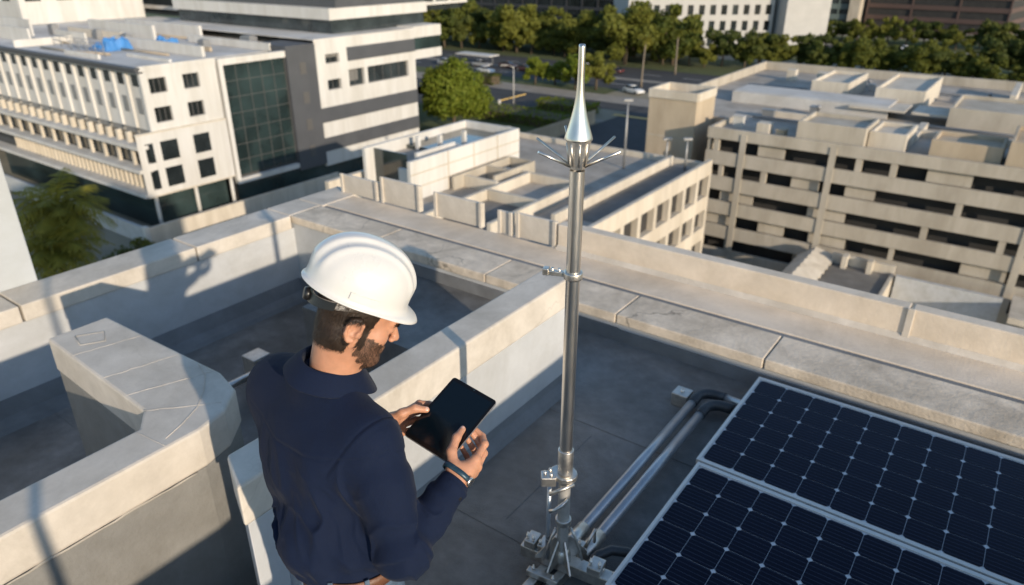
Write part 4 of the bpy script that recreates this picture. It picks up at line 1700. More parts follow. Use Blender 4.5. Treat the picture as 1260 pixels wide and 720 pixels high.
# ---- pipe and junction box in the left court
t = thing('handrail_pipe', 'shiny steel pipe with a square end box in the left court behind the man', 'pipe', (-4.4, 2.6, -.635))
b = MB()
b.tube([(-4.42, 1.75, -.47), (-4.42, 3.0, -.47)], .03, 14)
b.build('pipe', M['chrome'], t)
b = MB()
b.box(-4.66, -4.50, 2.74, 2.90, -.634, -.42)
b.build('end_box', M['steel'], t, bevel=.006)
b = MB()
b.tube([(-4.51, 2.82, -.47), (-4.42, 2.82, -.47)], .018, 8)
b.build('stub', M['chrome'], t)
for y in (1.8, 2.95):
    b = MB()
    b.tube([(-4.42, y, -.634), (-4.42, y, -.48)], .015, 8)
    b.build('post', M['steel'], t)

# ---- lightning rod
RX, RY = -1.182, 2.002
t = thing('lightning_rod', 'tall polished lightning rod with a tapered cone tip clamped on the roof', 'lightning rod', (RX, RY, 0))
T = lambda *p: [(RX + a, RY + c, z) for a, c, z in p]
b = MB()
b.lathe([(.0255, .575), (.0255, 1.845)], (RX, RY, 0), 28)
b.build('pole', M['chrome'], t)
b = MB()
b.lathe([(.0250, .10), (.0250, .574)], (RX, RY, 0), 28)
b.build('lower_pole', M['zinc'], t)
b = MB()
b.lathe([(.0262, .585), (.031, .587), (.0315, .70), (.0262, .702)], (RX, RY, 0), 28)
b.build('sleeve', M['steel'], t, bevel=.001)
b = MB()   # cone tip
b.lathe([(.001, 1.947), (.034, 1.946), (.0462, 1.948), (.0466, 1.951), (.0452, 1.957), (.0402, 1.973), (.0342, 1.993), (.0282, 2.015), (.0226, 2.038), (.0181, 2.061), (.0148, 2.085), (.0127, 2.110), (.0114, 2.15), (.0107, 2.234), (.0097, 2.242), (.001, 2.2435)], (RX, RY, 0), 48)
b.build('cone_tip', M['chrome'], t)
b = MB()   # faceted cup under the cone
nf = 8
vs = []
for r, z in ((.0275, 1.852), (.0305, 1.87), (.0395, 1.93), (.0430, 1.946)):
    vs += [(RX + r * math.cos(2 * math.pi * k / nf + .3), RY + r * math.sin(2 * math.pi * k / nf + .3), z) for k in range(nf)]
b.add(vs, [(i * nf + k, i * nf + (k + 1) % nf, (i + 1) * nf + (k + 1) % nf, (i + 1) * nf + k) for i in range(3) for k in range(nf)])
b.build('cup', M['chrome'], t)
for k in range(nf):
    g = 2 * math.pi * (k + .5) / nf + .3
    b = MB()
    b.tube([(RX + .028 * math.cos(g), RY + .028 * math.sin(g), 1.862), (RX + .0375 * math.cos(g), RY + .0375 * math.sin(g), 1.938)], .0035, 6)
    b.build('cup_strut', M['steel'], t)
YAW = R(35.9)
ex, ey = Vector((math.cos(YAW), math.sin(YAW), 0)), Vector((-math.sin(YAW), math.cos(YAW), 0))
for sx, dz, fy in ((-1, .070, .10), (-1, .062, -.055), (1, .075, .10), (1, .064, -.055), (-.26, .105, .13)):
    d = ex * sx * .132 + ey * fy
    p0 = Vector((RX, RY, 1.858)) + d.normalized() * .024
    b = MB()
    b.tube([p0, Vector((RX, RY, 1.858 + dz)) + d], [.0046, .0044], 8)
    b.build('spike', M['chrome'], t)
# pipe clamp halfway, bolted towards the dividing wall
b = MB()
b.lathe([(.026, 1.452), (.0335, 1.452), (.0345, 1.457), (.0345, 1.473), (.0335, 1.478), (.026, 1.478)], (RX, RY, 0), 28)
b.build('clamp_ring', M['steel'], t)
ca = (-ex * .9 + ey * .25).normalized()
b = MB()
b.obox(Vector((RX, RY, 1.466)) + ca * .058, ca, ca.cross(Vector((0, 0, 1))), (0, 0, 1), .030, .011, .009)
b.obox(Vector((RX, RY, 1.470)) + ca * .098, ca, ca.cross(Vector((0, 0, 1))), (0, 0, 1), .011, .015, .013)
b.build('clamp_arm', M['steel'], t, bevel=.003)
for k in (.05, .075):
    b = MB()
    c = Vector((RX, RY, 0)) + ca * k
    b.lathe([(.001, 1.486), (.006, 1.485), (.0065, 1.475)], (c.x, c.y, 0), 6)
    b.build('bolt', M['chrome'], t)
# lower clamp plate with strap arms
b = MB()
pl = []
for k in range(14):
    g = 2 * math.pi * k / 14
    pl.append((RX + .052 * math.cos(g) * (1.0 + .25 * max(0, math.cos(g - R(200)))), RY + .048 * math.sin(g)))
b.prism(pl, .560, .584)
b.build('clamp_plate', M['steel'], t, bevel=.004)
b = MB()
c = Vector((RX, RY, .56)) - ex * .068 - ey * .01
b.obox(c, ex, ey, (0, 0, 1), .030, .026, .022)
b.build('clamp_block', M['steel'], t, bevel=.004)
for dx, dy in ((-.082, -.006), (-.058, -.02), (-.06, .01)):
    b = MB()
    c = Vector((RX, RY, 0)) + ex * dx + ey * dy
    b.lathe([(.001, .596), (.007, .595), (.0075, .5825)], (c.x, c.y, 0), 6)
    b.build('bolt', M['chrome'], t)
b = MB()
c0 = Vector((RX, RY, 0))
for q0, q1, q2 in (((.034, -.040, .556), (-.012, -.056, .545), (-.066, -.058, .520)),):
    pa, pb, pc_ = [c0 + ex * q[0] + ey * q[1] + Vector((0, 0, q[2])) for q in (q0, q1, q2)]
    b.tube([pa, pb, pc_], [.009, .008, .009], 8)
b.build('strap_arm', M['steel'], t)
b = MB()
b.tube([c0 + ex * a + ey * c + Vector((0, 0, z)) for a, c, z in ((.012, -.030, .470), (-.012, -.046, .452), (-.040, -.048, .428), (-.062, -.044, .418))], [.006, .009, .007, .009], 8)
b.build('earth_lug', M['chrome'], t)
b = MB()
b.tube([c0 - ex * .062 - ey * .012 + Vector((0, 0, .535)), c0 - ex * .064 - ey * .006 + Vector((0, 0, .12))], .010, 8)
b.build('stay_rod', M['pvc'], t)
# foot: cross bars, rails and gusset fins
b = MB()
b.obox((RX + .03, RY + .012, .085), (1, 0.12, 0), (-.12, 1, 0), (0, 0, 1), .225, .030, .030)
b.build('cross_bar', M['steel'], t, bevel=.004)
for x in (RX - .068, RX + .012):
    b = MB()
    b.box(x - .02, x + .02, 1.40, 2.20, .002, .054)
    b.build('foot_rail', M['steel'], t, bevel=.004)
b = MB()
b.lathe([(.0258, .115), (.040, .116), (.042, .122), (.036, .15), (.0285, .17), (.0258, .172)], (RX, RY, 0), 24)
b.build('socket', M['steel'], t)
for g in (R(215), R(270), R(320), R(50), R(130)):
    d = Vector((math.cos(g), math.sin(g), 0))
    s_ = Vector((-d.y, d.x, 0)) * .0035
    vs = [c0 + d * r + Vector((0, 0, z)) + s_ * sg for sg in (-1, 1) for r, z in ((.026, .232), (.034, .236), (.116, .127), (.116, .1165), (.026, .1165))]
    b = MB()
    b.add(vs, [(0, 1, 2, 3, 4), (5, 6, 7, 8, 9)] + [(i, (i + 1) % 5, 5 + (i + 1) % 5, 5 + i) for i in range(5)])
    b.build('gusset', M['steel'], t)
for dx, dy in ((-.165, 0), (-.14, .0), (-.115, .006), (.10, .03), (.15, .03), (.2, .035)):
    b = MB()
    b.lathe([(.001, .130), (.008, .129), (.009, .115)], (RX + dx + .03, RY + .012 + dy, 0), 6)
    b.build('bolt', M['chrome'], t)
b = MB()
b.tube([(RX + .07, RY + .16, .12), (RX + .075, RY + .15, .2), (RX + .06, RY + .10, .13)], .008, 8)
b.build('u_bolt', M['chrome'], t)

for (dx, dy, hx, hy, hz, z) in ((-.150, -.005, .026, .036, .020, .136), (-.095, .010, .022, .036, .016, .132), (.155, .030, .030, .038, .018, .134), (-.068, .11, .030, .022, .030, .085), (.012, .12, .030, .022, .030, .085), (-.03, -.10, .075, .016, .016, .072)):
    b = MB()
    b.obox((RX + dx, RY + dy, z), (1, .12, 0), (-.12, 1, 0), (0, 0, 1), hx, hy, hz)
    b.build('clamp_block', M['steel'], t, bevel=.004)
for (dx, dy, z0, z1) in ((-.165, -.02, .10, .185), (-.135, -.02, .10, .185), (.135, .015, .10, .18), (.175, .02, .10, .18), (-.105, -.012, .10, .172), (-.085, .028, .10, .172), (-.08, .11, .07, .135), (.02, .12, .07, .135), (-.08, -.1, .05, .11), (.02, -.1, .05, .11)):
    b = MB()
    b.lathe([(.0045, z0), (.0045, z1), (.001, z1 + .001)], (RX + dx, RY + dy, 0), 8)
    b.lathe([(.001, z1 - .012), (.0085, z1 - .012), (.0085, z1 - .020), (.001, z1 - .020)], (RX + dx, RY + dy, 0), 6)
    b.build('bolt', M['chrome'], t)
for s_ in (-1, 1):
    b = MB()
    b.tube([c0 + ex * (.030 * s_) - ey * .012 + Vector((0, 0, .30)), c0 + ex * (.046 * s_) - ey * .03 + Vector((0, 0, .275)), c0 + ex * (.070 * s_) - ey * .035 + Vector((0, 0, .20)), c0 + ex * (.085 * s_) - ey * .03 + Vector((0, 0, .135))], .006, 8)
    b.build('brace', M['steel'], t)
b = MB()
b.lathe([(.0255, .315), (.033, .315), (.034, .32), (.034, .338), (.033, .343), (.0255, .343)], (RX, RY, 0), 28)
b.build('clamp_ring', M['steel'], t)

# =================================================================== THE PERSON
A = lambda *v: np.array(v, float)


class Field:
    """signed distance field of smoothly joined limbs; op '+' joins, '-' carves"""

    def __init__(self):
        self.p = []

    def cap(self, a, b, ra, rb, k=.02, op='+', flat=False):
        self.p.append(('cap', np.array(a, float), np.array(b, float), ra, rb, k, op, flat))
        return self

    def ell(self, c, r, k=.02, op='+', rot=None):
        self.p.append(('ell', np.array(c, float), np.array(r, float), rot, None, k, op, False))
        return self

    def chain(self, pts, rs, k=.02):
        for i in range(len(pts) - 1):
            self.cap(pts[i], pts[i + 1], rs[i], rs[i + 1], k)
        return self

    def __call__(self, P):
        D = np.full(len(P), 9.0)
        for q in self.p:
            k, op = q[5], q[6]
            if q[0] == 'cap':
                a, b, ra, rb = q[1:5]
                ba = b - a
                L2 = ba @ ba
                t = ((P - a) @ ba) / L2
                tc = np.clip(t, 0, 1)
                d = np.linalg.norm(P - a - tc[:, None] * ba, axis=1) - (ra + (rb - ra) * tc)
                if q[7]:
                    d = np.maximum(d, (t - 1) * math.sqrt(L2))
            else:
                c, r, rot = q[1:4]
                x = P - c
                if rot is not None:
                    x = x @ rot
                k0 = np.linalg.norm(x / r, axis=1)
                k1 = np.linalg.norm(x / (r * r), axis=1) + 1e-9
                d = k0 * (k0 - 1) / k1
            if op == '+':
                h = np.maximum(k - np.abs(D - d), 0) / k
                D = np.minimum(D, d) - h * h * k * .25
            else:
                h = np.maximum(k - np.abs(D + d), 0) / k
                D = np.maximum(D, -d) + h * h * k * .25
        return D


def nets(F, lo, hi, h):
    """surface nets: blocks near the surface are sampled at h, the rest at 4h"""
    lo, hi = np.array(lo, float), np.array(hi, float)
    n = (np.ceil((hi - lo) / (4 * h)).astype(int) + 1) * 4 + 1
    cn = (n - 1) // 4
    g = np.stack(np.meshgrid(*[lo[i] + (np.arange(cn[i]) + .5) * 4 * h for i in range(3)], indexing='ij'), -1)
    cd = F(g.reshape(-1, 3)).reshape(cn)
    D = np.repeat(np.repeat(np.repeat(cd, 4, 0), 4, 1), 4, 2)
    D = np.pad(D, ((0, 1),) * 3, mode='edge')
    near = np.abs(cd) < 4 * h * 1.6
    near = np.repeat(np.repeat(np.repeat(near, 4, 0), 4, 1), 4, 2)
    near = np.pad(near, ((0, 1),) * 3, mode='edge')
    ix = np.argwhere(near)
    for s in range(0, len(ix), 400000):
        q = ix[s:s + 400000]
        D[q[:, 0], q[:, 1], q[:, 2]] = F(lo + q * h)
    s = D < 0
    c = [s[i:s.shape[0] - 1 + i, j:s.shape[1] - 1 + j, k:s.shape[2] - 1 + k] for i in (0, 1) for j in (0, 1) for k in (0, 1)]
    cnt = sum(x.astype(np.int8) for x in c)
    act = (cnt > 0) & (cnt < 8)
    ci = np.argwhere(act)
    vid = np.full(act.shape, -1, int)
    vid[act] = np.arange(len(ci))
    acc = np.zeros((len(ci), 3))
    num = np.zeros(len(ci))
    cor = [A(i, j, k).astype(int) for i in (0, 1) for j in (0, 1) for k in (0, 1)]
    for a in range(8):
        for e in range(a + 1, 8):
            if abs(cor[a] - cor[e]).sum() != 1:
                continue
            pa, pe = ci + cor[a], ci + cor[e]
            da, de = D[pa[:, 0], pa[:, 1], pa[:, 2]], D[pe[:, 0], pe[:, 1], pe[:, 2]]
            m = (da < 0) != (de < 0)
            t = np.where(m, da / np.where(m, da - de, 1), 0)
            acc += np.where(m[:, None], cor[a] + t[:, None] * (cor[e] - cor[a]), 0)
            num += m
    V = lo + (ci + acc / num[:, None]) * h
    Fs = []
    for ax in range(3):
        sl0 = [slice(None)] * 3
        sl1 = [slice(None)] * 3
        sl0[ax] = slice(0, -1)
        sl1[ax] = slice(1, None)
        a, e = s[tuple(sl0)], s[tuple(sl1)]
        q = np.argwhere(a != e)
        o1, o2 = (ax + 1) % 3, (ax + 2) % 3
        q = q[(q[:, o1] > 0) & (q[:, o2] > 0) & (q[:, o1] < act.shape[o1]) & (q[:, o2] < act.shape[o2])]
        inside = s[q[:, 0], q[:, 1], q[:, 2]]
        d1, d2 = np.zeros(3, int), np.zeros(3, int)
        d1[o1], d2[o2] = 1, 1
        f = np.stack([vid[tuple((q - d1 - d2).T)], vid[tuple((q - d2).T)], vid[tuple(q.T)], vid[tuple((q - d1).T)]], 1)
        f[~inside] = f[~inside][:, ::-1]
        Fs.append(f)
    Fs = np.concatenate(Fs)
    Fs = Fs[(Fs >= 0).all(1)]
    return V, Fs


def vnormals(V, Fc):
    n = np.cross(V[Fc[:, 2]] - V[Fc[:, 0]], V[Fc[:, 3]] - V[Fc[:, 1]])
    N = np.zeros_like(V)
    for k in range(4):
        np.add.at(N, Fc[:, k], n)
    return N / (np.linalg.norm(N, axis=1, keepdims=True) + 1e-12)


def relax(V, Fc, it=2, lam=.5):
    for _ in range(it):
        acc = np.zeros_like(V)
        c = np.zeros(len(V))
        for a, e in ((0, 1), (1, 2), (2, 3), (3, 0)):
            np.add.at(acc, Fc[:, a], V[Fc[:, e]])
            np.add.at(acc, Fc[:, e], V[Fc[:, a]])
            np.add.at(c, Fc[:, a], 1)
            np.add.at(c, Fc[:, e], 1)
        V = V + lam * (acc / c[:, None] - V)
    return V


def vnoise(P, seed=0):
    """vectorised value noise in 0..1"""
    i = np.floor(P).astype(np.int64)
    f = P - i
    f = f * f * (3 - 2 * f)

    def h(a):
        x = (a[:, 0] * 73856093) ^ (a[:, 1] * 19349663) ^ (a[:, 2] * 83492791) ^ (seed * 2654435761)
        x = (x ^ (x >> 13)) * 1274126177 & 0x7fffffff
        return ((x ^ (x >> 16)) & 0xffff) / 65535.0
    r = 0
    for a in (0, 1):
        for b_ in (0, 1):
            for c in (0, 1):
                w_ = (f[:, 0] if a else 1 - f[:, 0]) * (f[:, 1] if b_ else 1 - f[:, 1]) * (f[:, 2] if c else 1 - f[:, 2])
                r = r + w_ * h(i + np.array([a, b_, c]))
    return r


def npmesh(name, V, Fc, m, parent=None, smooth=True, fcmat=None):
    off = np.array(OFF.get(parent.name, Vector((0, 0, 0)))) if parent is not None else np.zeros(3)
    me = bpy.data.meshes.new(name)
    V = V - off
    k = Fc.shape[1]
    me.vertices.add(len(V))
    me.vertices.foreach_set('co', V.astype(np.float32).ravel())
    me.loops.add(len(Fc) * k)
    me.loops.foreach_set('vertex_index', Fc.astype(np.int32).ravel())
    me.polygons.add(len(Fc))
    me.polygons.foreach_set('loop_start', np.arange(0, len(Fc) * k, k, dtype=np.int32))
    me.polygons.foreach_set('use_smooth', [smooth] * len(Fc))
    ms = m if isinstance(m, (list, tuple)) else [m]
    for x in ms:
        me.materials.append(x)
    if fcmat is not None:
        me.polygons.foreach_set('material_index', fcmat.astype(np.int32))
    me.update(calc_edges=True)
    me.validate()
    o = bpy.data.objects.new(name, me)
    COL.objects.link(o)
    if parent is not None:
        o.parent = parent
        OFF[o.name] = Vector(off)
    return o


# ---- materials
def skinmat():
    m = mat('skin', (0.47, 0.235, 0.145), 0.48, var=.10, scale=38, bump=.12, bscale=420, spec=.4)
    b = m.node_tree.nodes['Principled BSDF']
    b.inputs['Subsurface Weight'].default_value = .18
    b.inputs['Subsurface Radius'].default_value = (.012, .005, .003)
    b.inputs['Subsurface Scale'].default_value = 1.0
    return m


M['skin'] = skinmat()
M['shirt'] = mat('navy_cotton', (0.0052, 0.0108, 0.031), 0.82, var=.14, scale=220, bump=.3, bscale=420, spec=.16)
sh = M['shirt'].node_tree.nodes['Principled BSDF']
sh.inputs['Sheen Weight'].default_value = .04
sh.inputs['Sheen Roughness'].default_value = .45
M['jeans'] = mat('blue_denim', (0.075, 0.115, 0.17), 0.85, var=.3, scale=40, bump=.3, bscale=500, stretch=(1, 1, .3))
M['leather'] = mat('brown_leather', (0.13, 0.055, 0.028), 0.5, var=.15, scale=30, bump=.15, bscale=200)
M['hair'] = mat('dark_hair', (0.030, 0.018, 0.011), 0.55, var=.3, scale=30, spec=.4)
M['stubble'] = mat('stubbled_skin', (0.17, 0.088, 0.056), 0.6, var=.35, scale=260, bump=.2, bscale=500)
M['helmet'] = mat('white_helmet_plastic', (0.60, 0.59, 0.57), 0.30, var=.05, scale=9, spec=.5, coat=.25)
M['strap'] = mat('grey_webbing', (0.33, 0.31, 0.29), 0.6, var=.1, scale=60)
M['black'] = mat('black_plastic', (0.012, 0.012, 0.013), 0.35, var=.1)
M['nail'] = mat('finger_nail', (0.60, 0.36, 0.28), 0.3, var=.04)
M['shoe'] = mat('shoe_leather', (0.03, 0.02, 0.015), 0.5, var=.1)
M['watch'] = mat('watch_band', (0.02, 0.05, 0.075), 0.4, .3, var=.3, scale=200)
M['screen'] = mat('tablet_glass', (0.0016, 0.0045, 0.0080), 0.12, var=0, spec=.55)
M['bezel'] = mat('tablet_bezel', (0.004, 0.004, 0.0045), 0.16, var=0, spec=.4)
M['case'] = mat('tablet_case', (0.45, 0.42, 0.40), 0.35, .8, var=.04)

PO = Vector((-1.19, 0.88, 0.0))
man = thing('person', 'bearded man in a navy shirt and white hard hat looking down at a tablet', 'person', PO)

# tablet frame
TO, TU, TV = A(-1.094, 1.224, 1.339), A(.982, .037, -.183), A(.031, .933, .357)
TU = TU / np.linalg.norm(TU)
TV = TV - TU * (TU @ TV)
TV = TV / np.linalg.norm(TV)
TN = np.cross(TU, TV)
TP = lambda u, v, n=0.0: TO + TU * u + TV * v + TN * n

# joints
SHR, SHL = A(-1.122, .962, 1.402), A(-1.538, 1.000, 1.400)
ELR, ELL = A(-.985, .902, 1.165), A(-1.455, 1.12, 1.14)
WRR, WRL = TP(.122, -.138, -.012), TP(-.168, -.135, -.030)
NK0, HQ = A(-1.322, .995, 1.478), A(-1.238, 1.062, 1.6935)
HQ_HELMET = A(-1.256, 1.061, 1.7135)     # centre of the helmet, a little above the skull
yaw_h, pit_h = R(-35), R(-30)
HR = np.array((Matrix.Rotation(yaw_h, 3, 'Z') @ Matrix.Rotation(pit_h, 3, 'X')))
HP = lambda *p: HQ + HR @ A(*p)

# ---- head and neck (skin)
Fh = Field()
Fh.ell(HP(0, -.012, .03), (.076, .097, .088), .02, rot=HR)
Fh.ell(HP(0, .036, -.045), (.060, .058, .080), .03, rot=HR)
for s in (-1, 1):
    Fh.cap(HP(s * .054, -.002, -.055), HP(s * .022, .072, -.108), .022, .019, .03)
    Fh.ell(HP(s * .042, .058, -.034), (.024, .022, .020), .025, rot=HR)
Fh.ell(HP(0, .084, -.110), (.021, .017, .017), .02)
Fh.cap(HP(-.034, .084, .014), HP(.034, .084, .014), .012, .012, .02)
for s in (-1, 1):
    Fh.ell(HP(s * .032, .100, -.008), (.015, .012, .012), .015, '-')
    Fh.ell(HP(s * .031, .081, -.008), (.0135, .0135, .012), .006)
Fh.cap(HP(0, .092, .004), HP(0, .117, -.036), .0078, .0108, .014)
for s in (-1, 1):
    Fh.ell(HP(s * .0115, .107, -.041), (.0075, .009, .007), .008)
Fh.cap(HP(-.018, .092, -.066), HP(.018, .092, -.066), .006, .006, .008)
Fh.cap(HP(-.016, .091, -.078), HP(.016, .091, -.078), .0065, .0065, .008)
# ears
for s in (-1, 1):
    ec = (s * .078, -.014, -.022)
    er = HR @ np.array(Matrix.Rotation(R(-18) * s, 3, 'Z') @ Matrix.Rotation(R(-10), 3, 'X'))
    Fh.ell(HP(s * .080, -.014, -.020), (.0080, .018, .030), .008, rot=er)
    E0 = HP(s * .080, -.014, -.020)
    rim = [(.002, .014, -.010), (.006, .010, .022), (.009, -.004, .031), (.010, -.018, .022), (.009, -.020, .002), (.006, -.014, -.018), (.003, .000, -.031), (.001, .010, -.028)]
    rp = [E0 + er @ A(s * (x * 1.25), y * 1.0, z * 1.0) for x, y, z in rim]
    Fh.chain(rp, [.0040, .0040, .0042, .0044, .0040, .0042, .0058, .005], .004)
    Fh.ell(E0 + er @ A(s * .0085, .0005, .002), (.0065, .0095, .015), .004, '-', rot=er)
    Fh.cap(E0 + er @ A(s * .004, .011, -.010), E0 + er @ A(s * .006, .010, -.002), .004, .003, .004)
# neck
Fh.cap(NK0 + A(0, -.005, -.10), HP(0, -.028, -.050), .072, .058, .03)
for s in (-1, 1):
    Fh.cap(HP(s * .045, -.035, -.06), NK0 + A(.02, .055, -.03) + A(s * .02, 0, 0), .016, .013, .03)
Fh.ell(HP(0, .045, -.135), (.014, .014, .018), .02)

Vh, Qh = nets(Fh, (-1.44, .85, 1.37), (-1.10, 1.24, 1.84), .0021)

# ---- hands
Fr, Fl = Field(), Field()


def hand(Fd, s, wrist, idx, mid, rng_, lit, th, fore):
    """finger chains in tablet coordinates; every finger its own tapering chain, joined in the palm only"""
    W0 = wrist
    Fd.cap(fore, W0, .034, .0265, .02)
    m = [TP(*q[0]) for q in (idx, mid, rng_, lit)]
    for q, r in zip(m, (.0155, .0155, .0145, .0130)):
        Fd.cap(W0 + (q - W0) * .12, q, .0215, r * .92, .018)
    ft = TP(*th[0])
    Fd.cap(W0, ft, .022, .0175, .02)
    Fd.cap(ft, m[0] * .6 + W0 * .4, .016, .015, .015)
    Fd.chain([TP(*q) for q in th], [.0165, .0128, .0112, .0088], .008)
    for q, r in ((idx, .0093), (mid, .0096), (rng_, .0091), (lit, .0079)):
        P_ = [TP(*x) for x in q]
        Fd.chain(P_, [r * 1.22, r * 1.08, r * .95, r * .80], .0035)
        Fd.ell(P_[0], (r * 1.28,) * 3, .006)
        Fd.ell(P_[1], (r * 1.14,) * 3, .004)


rth = [(.103, -.118, .004), (.074, -.088, .018), (.060, -.048, .0185), (.0545, -.016, .0105)]
hand(Fr, 1, WRR,
     [(.130, -.060, -.012), (.1215, -.010, -.014), (.098, .011, -.024), (.074, .014, -.0185)],
     [(.136, -.068, -.034), (.124, -.022, -.043), (.096, -.004, -.041), (.070, .000, -.0190)],
     [(.131, -.080, -.054), (.116, -.038, -.066), (.088, -.022, -.055), (.064, -.018, -.0205)],
     [(.120, -.094, -.068), (.104, -.058, -.078), (.080, -.046, -.062), (.060, -.043, -.0250)],
     rth, WRR + (ELR - WRR) * .35)
lth = [(-.140, -.098, -.006), (-.116, -.070, .014), (-.094, -.040, .019), (-.068, -.022, .0105)]
hand(Fl, -1, WRL,
     [(-.128, -.052, -.016), (-.114, -.006, -.020), (-.094, .012, -.028), (-.070, .016, -.0185)],
     [(-.134, -.062, -.036), (-.118, -.018, -.046), (-.094, -.004, -.042), (-.068, .000, -.0190)],
     [(-.131, -.076, -.054), (-.114, -.036, -.066), (-.088, -.022, -.055), (-.064, -.018, -.0205)],
     [(-.122, -.090, -.068), (-.104, -.058, -.078), (-.080, -.046, -.062), (-.060, -.043, -.0250)],
     lth, WRL + (ELL - WRL) * .35)


def bounds(F_, pad=.02):
    pts, rr = [], []
    for q in F_.p:
        if q[0] == 'cap':
            pts += [q[1] - q[3], q[1] + q[3], q[2] - q[4], q[2] + q[4]]
        else:
            pts += [q[1] - q[2].max(), q[1] + q[2].max()]
    pts = np.array(pts)
    return pts.min(0) - pad, pts.max(0) + pad


Vr, Qr = nets(Fr, *bounds(Fr), .0016)
Vl, Ql = nets(Fl, *bounds(Fl), .0016)

# ---- bare body under the clothes (joined with head and hands into one figure)
HIPR, HIPL = A(-1.095, .875, .90), A(-1.285, .895, .90)
KNR, KNL = A(-1.075, .90, .49), A(-1.31, .93, .49)
ANR, ANL = A(-1.065, .83, .085), A(-1.325, .86, .085)


def torso(Fd, g, k=.05):
    Fd.ell(A(-1.19, .885, .97), (.158 + g, .112 + g, .13), k)
    Fd.ell(A(-1.203, .893, 1.10), (.142 + g, .105 + g, .17), k)
    Fd.ell(A(-1.290, .945, 1.27), (.172 + g, .118 + g, .19), k)
    Fd.ell(A(-1.322, .980, 1.385), (.178 + g * .5, .100 + g, .095), k)
    Fd.cap(SHL + A(.03, 0, -.005), SHR + A(-.03, 0, -.005), .058 + g * .6, .060 + g * .6, .05)
    for sh_ in (SHL, SHR):
        Fd.cap(NK0 + A(0, -.008, .012), sh_ + A(0, 0, .010), .056 + g * .3, .047 + g * .3, .05)
    # shoulder blades
    Fd.ell(A(-1.20, .885, 1.32), (.065, .045, .085), .06)
    Fd.ell(A(-1.385, .920, 1.32), (.065, .045, .085), .06)


Fb = Field()
torso(Fb, -.012)
for sh_, el, wr in ((SHR, ELR, WRR), (SHL, ELL, WRL)):
    Fb.cap(sh_, el, .050, .040, .04)
    Fb.cap(el, wr + (el - wr) * .2, .040, .030, .02)
for hp, kn, an in ((HIPR, KNR, ANR), (HIPL, KNL, ANL)):
    Fb.cap(hp, kn, .085, .056, .05)
    Fb.cap(kn, an, .056, .038, .03)
    Fb.cap(an + A(0, -.02, -.035), an + A(0, .14, -.05), .034, .028, .03)
Vb, Qb = nets(Fb, *bounds(Fb), .009)
Vs, Qs = [], []
o_ = 0
for V_, Q_ in ((Vb, Qb), (relax(Vh, Qh, 1), Qh), (relax(Vr, Qr, 1), Qr), (relax(Vl, Ql, 1), Ql)):
    Vs.append(V_)
    Qs.append(Q_ + o_)
    o_ += len(V_)
body_ = npmesh('body', np.concatenate(Vs), np.concatenate(Qs), M['skin'], man)

# ---- shirt
Fs = Field()
torso(Fs, .012)
Fs.ell(A(-1.198, .895, 1.115), (.158, .128, .085), .06)     # bloused above the belt
cufR, cufL = WRR + (ELR - WRR) * .06, WRL + (ELL - WRL) * .13
Fs.cap(SHR + A(-.012, 0, -.006), SHR * .55 + ELR * .45, .070, .064, .05)
Fs.cap(SHR * .6 + ELR * .4, ELR, .064, .055, .04)
Fs.cap(ELR, cufR, .057, .0415, .022, flat=True)
Fs.cap(SHL + A(.022, 0, -.004), ELL, .066, .056, .10)
Fs.cap(SHL + A(.05, -.01, -.05), A(-1.37, .93, 1.22), .075, .055, .08)
Fs.cap(ELL, cufL, .057, .0415, .022, flat=True)
lo_, hi_ = bounds(Fs, .015)
lo_[2] = 1.052
Vt, Qt = nets(Fs, lo_, hi_, .0032)
N_ = vnormals(Vt, Qt)


def axis_t(P, a, b_):
    ba = b_ - a
    t_ = ((P - a) @ ba) / (ba @ ba)
    return t_, np.linalg.norm(P - a - np.clip(t_, 0, 1)[:, None] * ba, axis=1)


disp = np.zeros(len(Vt))
tuR, duR = axis_t(Vt, SHR, ELR)
tfR, dfR = axis_t(Vt, ELR, cufR)
tuL, duL = axis_t(Vt, SHL, ELL)
tfL, dfL = axis_t(Vt, ELL, cufL)
armR = np.clip(1 - np.minimum(duR, dfR) / .10, 0, 1) * (tuR > .12)
armL = np.clip(1 - np.minimum(duL, dfL) / .10, 0, 1) * (tuL > .12)
arm = np.clip(np.maximum(armR, armL) * 3, 0, 1)
# torso: long soft folds running down the back, pulled towards the right armpit
lean = (Vt[:, 2] - 1.25)
q1 = np.stack([(Vt[:, 0] + lean * .32) * 17, (Vt[:, 1]) * 9, (Vt[:, 2]) * 4.2], 1)
q1 += (vnoise(Vt * 9, 5)[:, None] - .5) * 1.1
r1 = 1 - np.abs(2 * vnoise(q1, 1) - 1)
q2 = np.stack([(Vt[:, 0] + lean * .75) * 30, Vt[:, 1] * 16, Vt[:, 2] * 10], 1) + (vnoise(Vt * 14, 6)[:, None] - .5) * 1.2
r2 = 1 - np.abs(2 * vnoise(q2, 2) - 1)
low = np.clip((1.42 - Vt[:, 2]) / .25, 0, 1)
disp += (1 - arm) * low * ((r1 ** 2.4 - .3) * .038 + (r2 ** 2.4 - .3) * .007)
# blousing rolls just above the belt
rb = np.sin((Vt[:, 2] - 1.07) * 95 + 3 * vnoise(Vt * 11, 8)) * np.clip((1.18 - Vt[:, 2]) / .09, 0, 1)
disp += (1 - arm) * rb * .0045


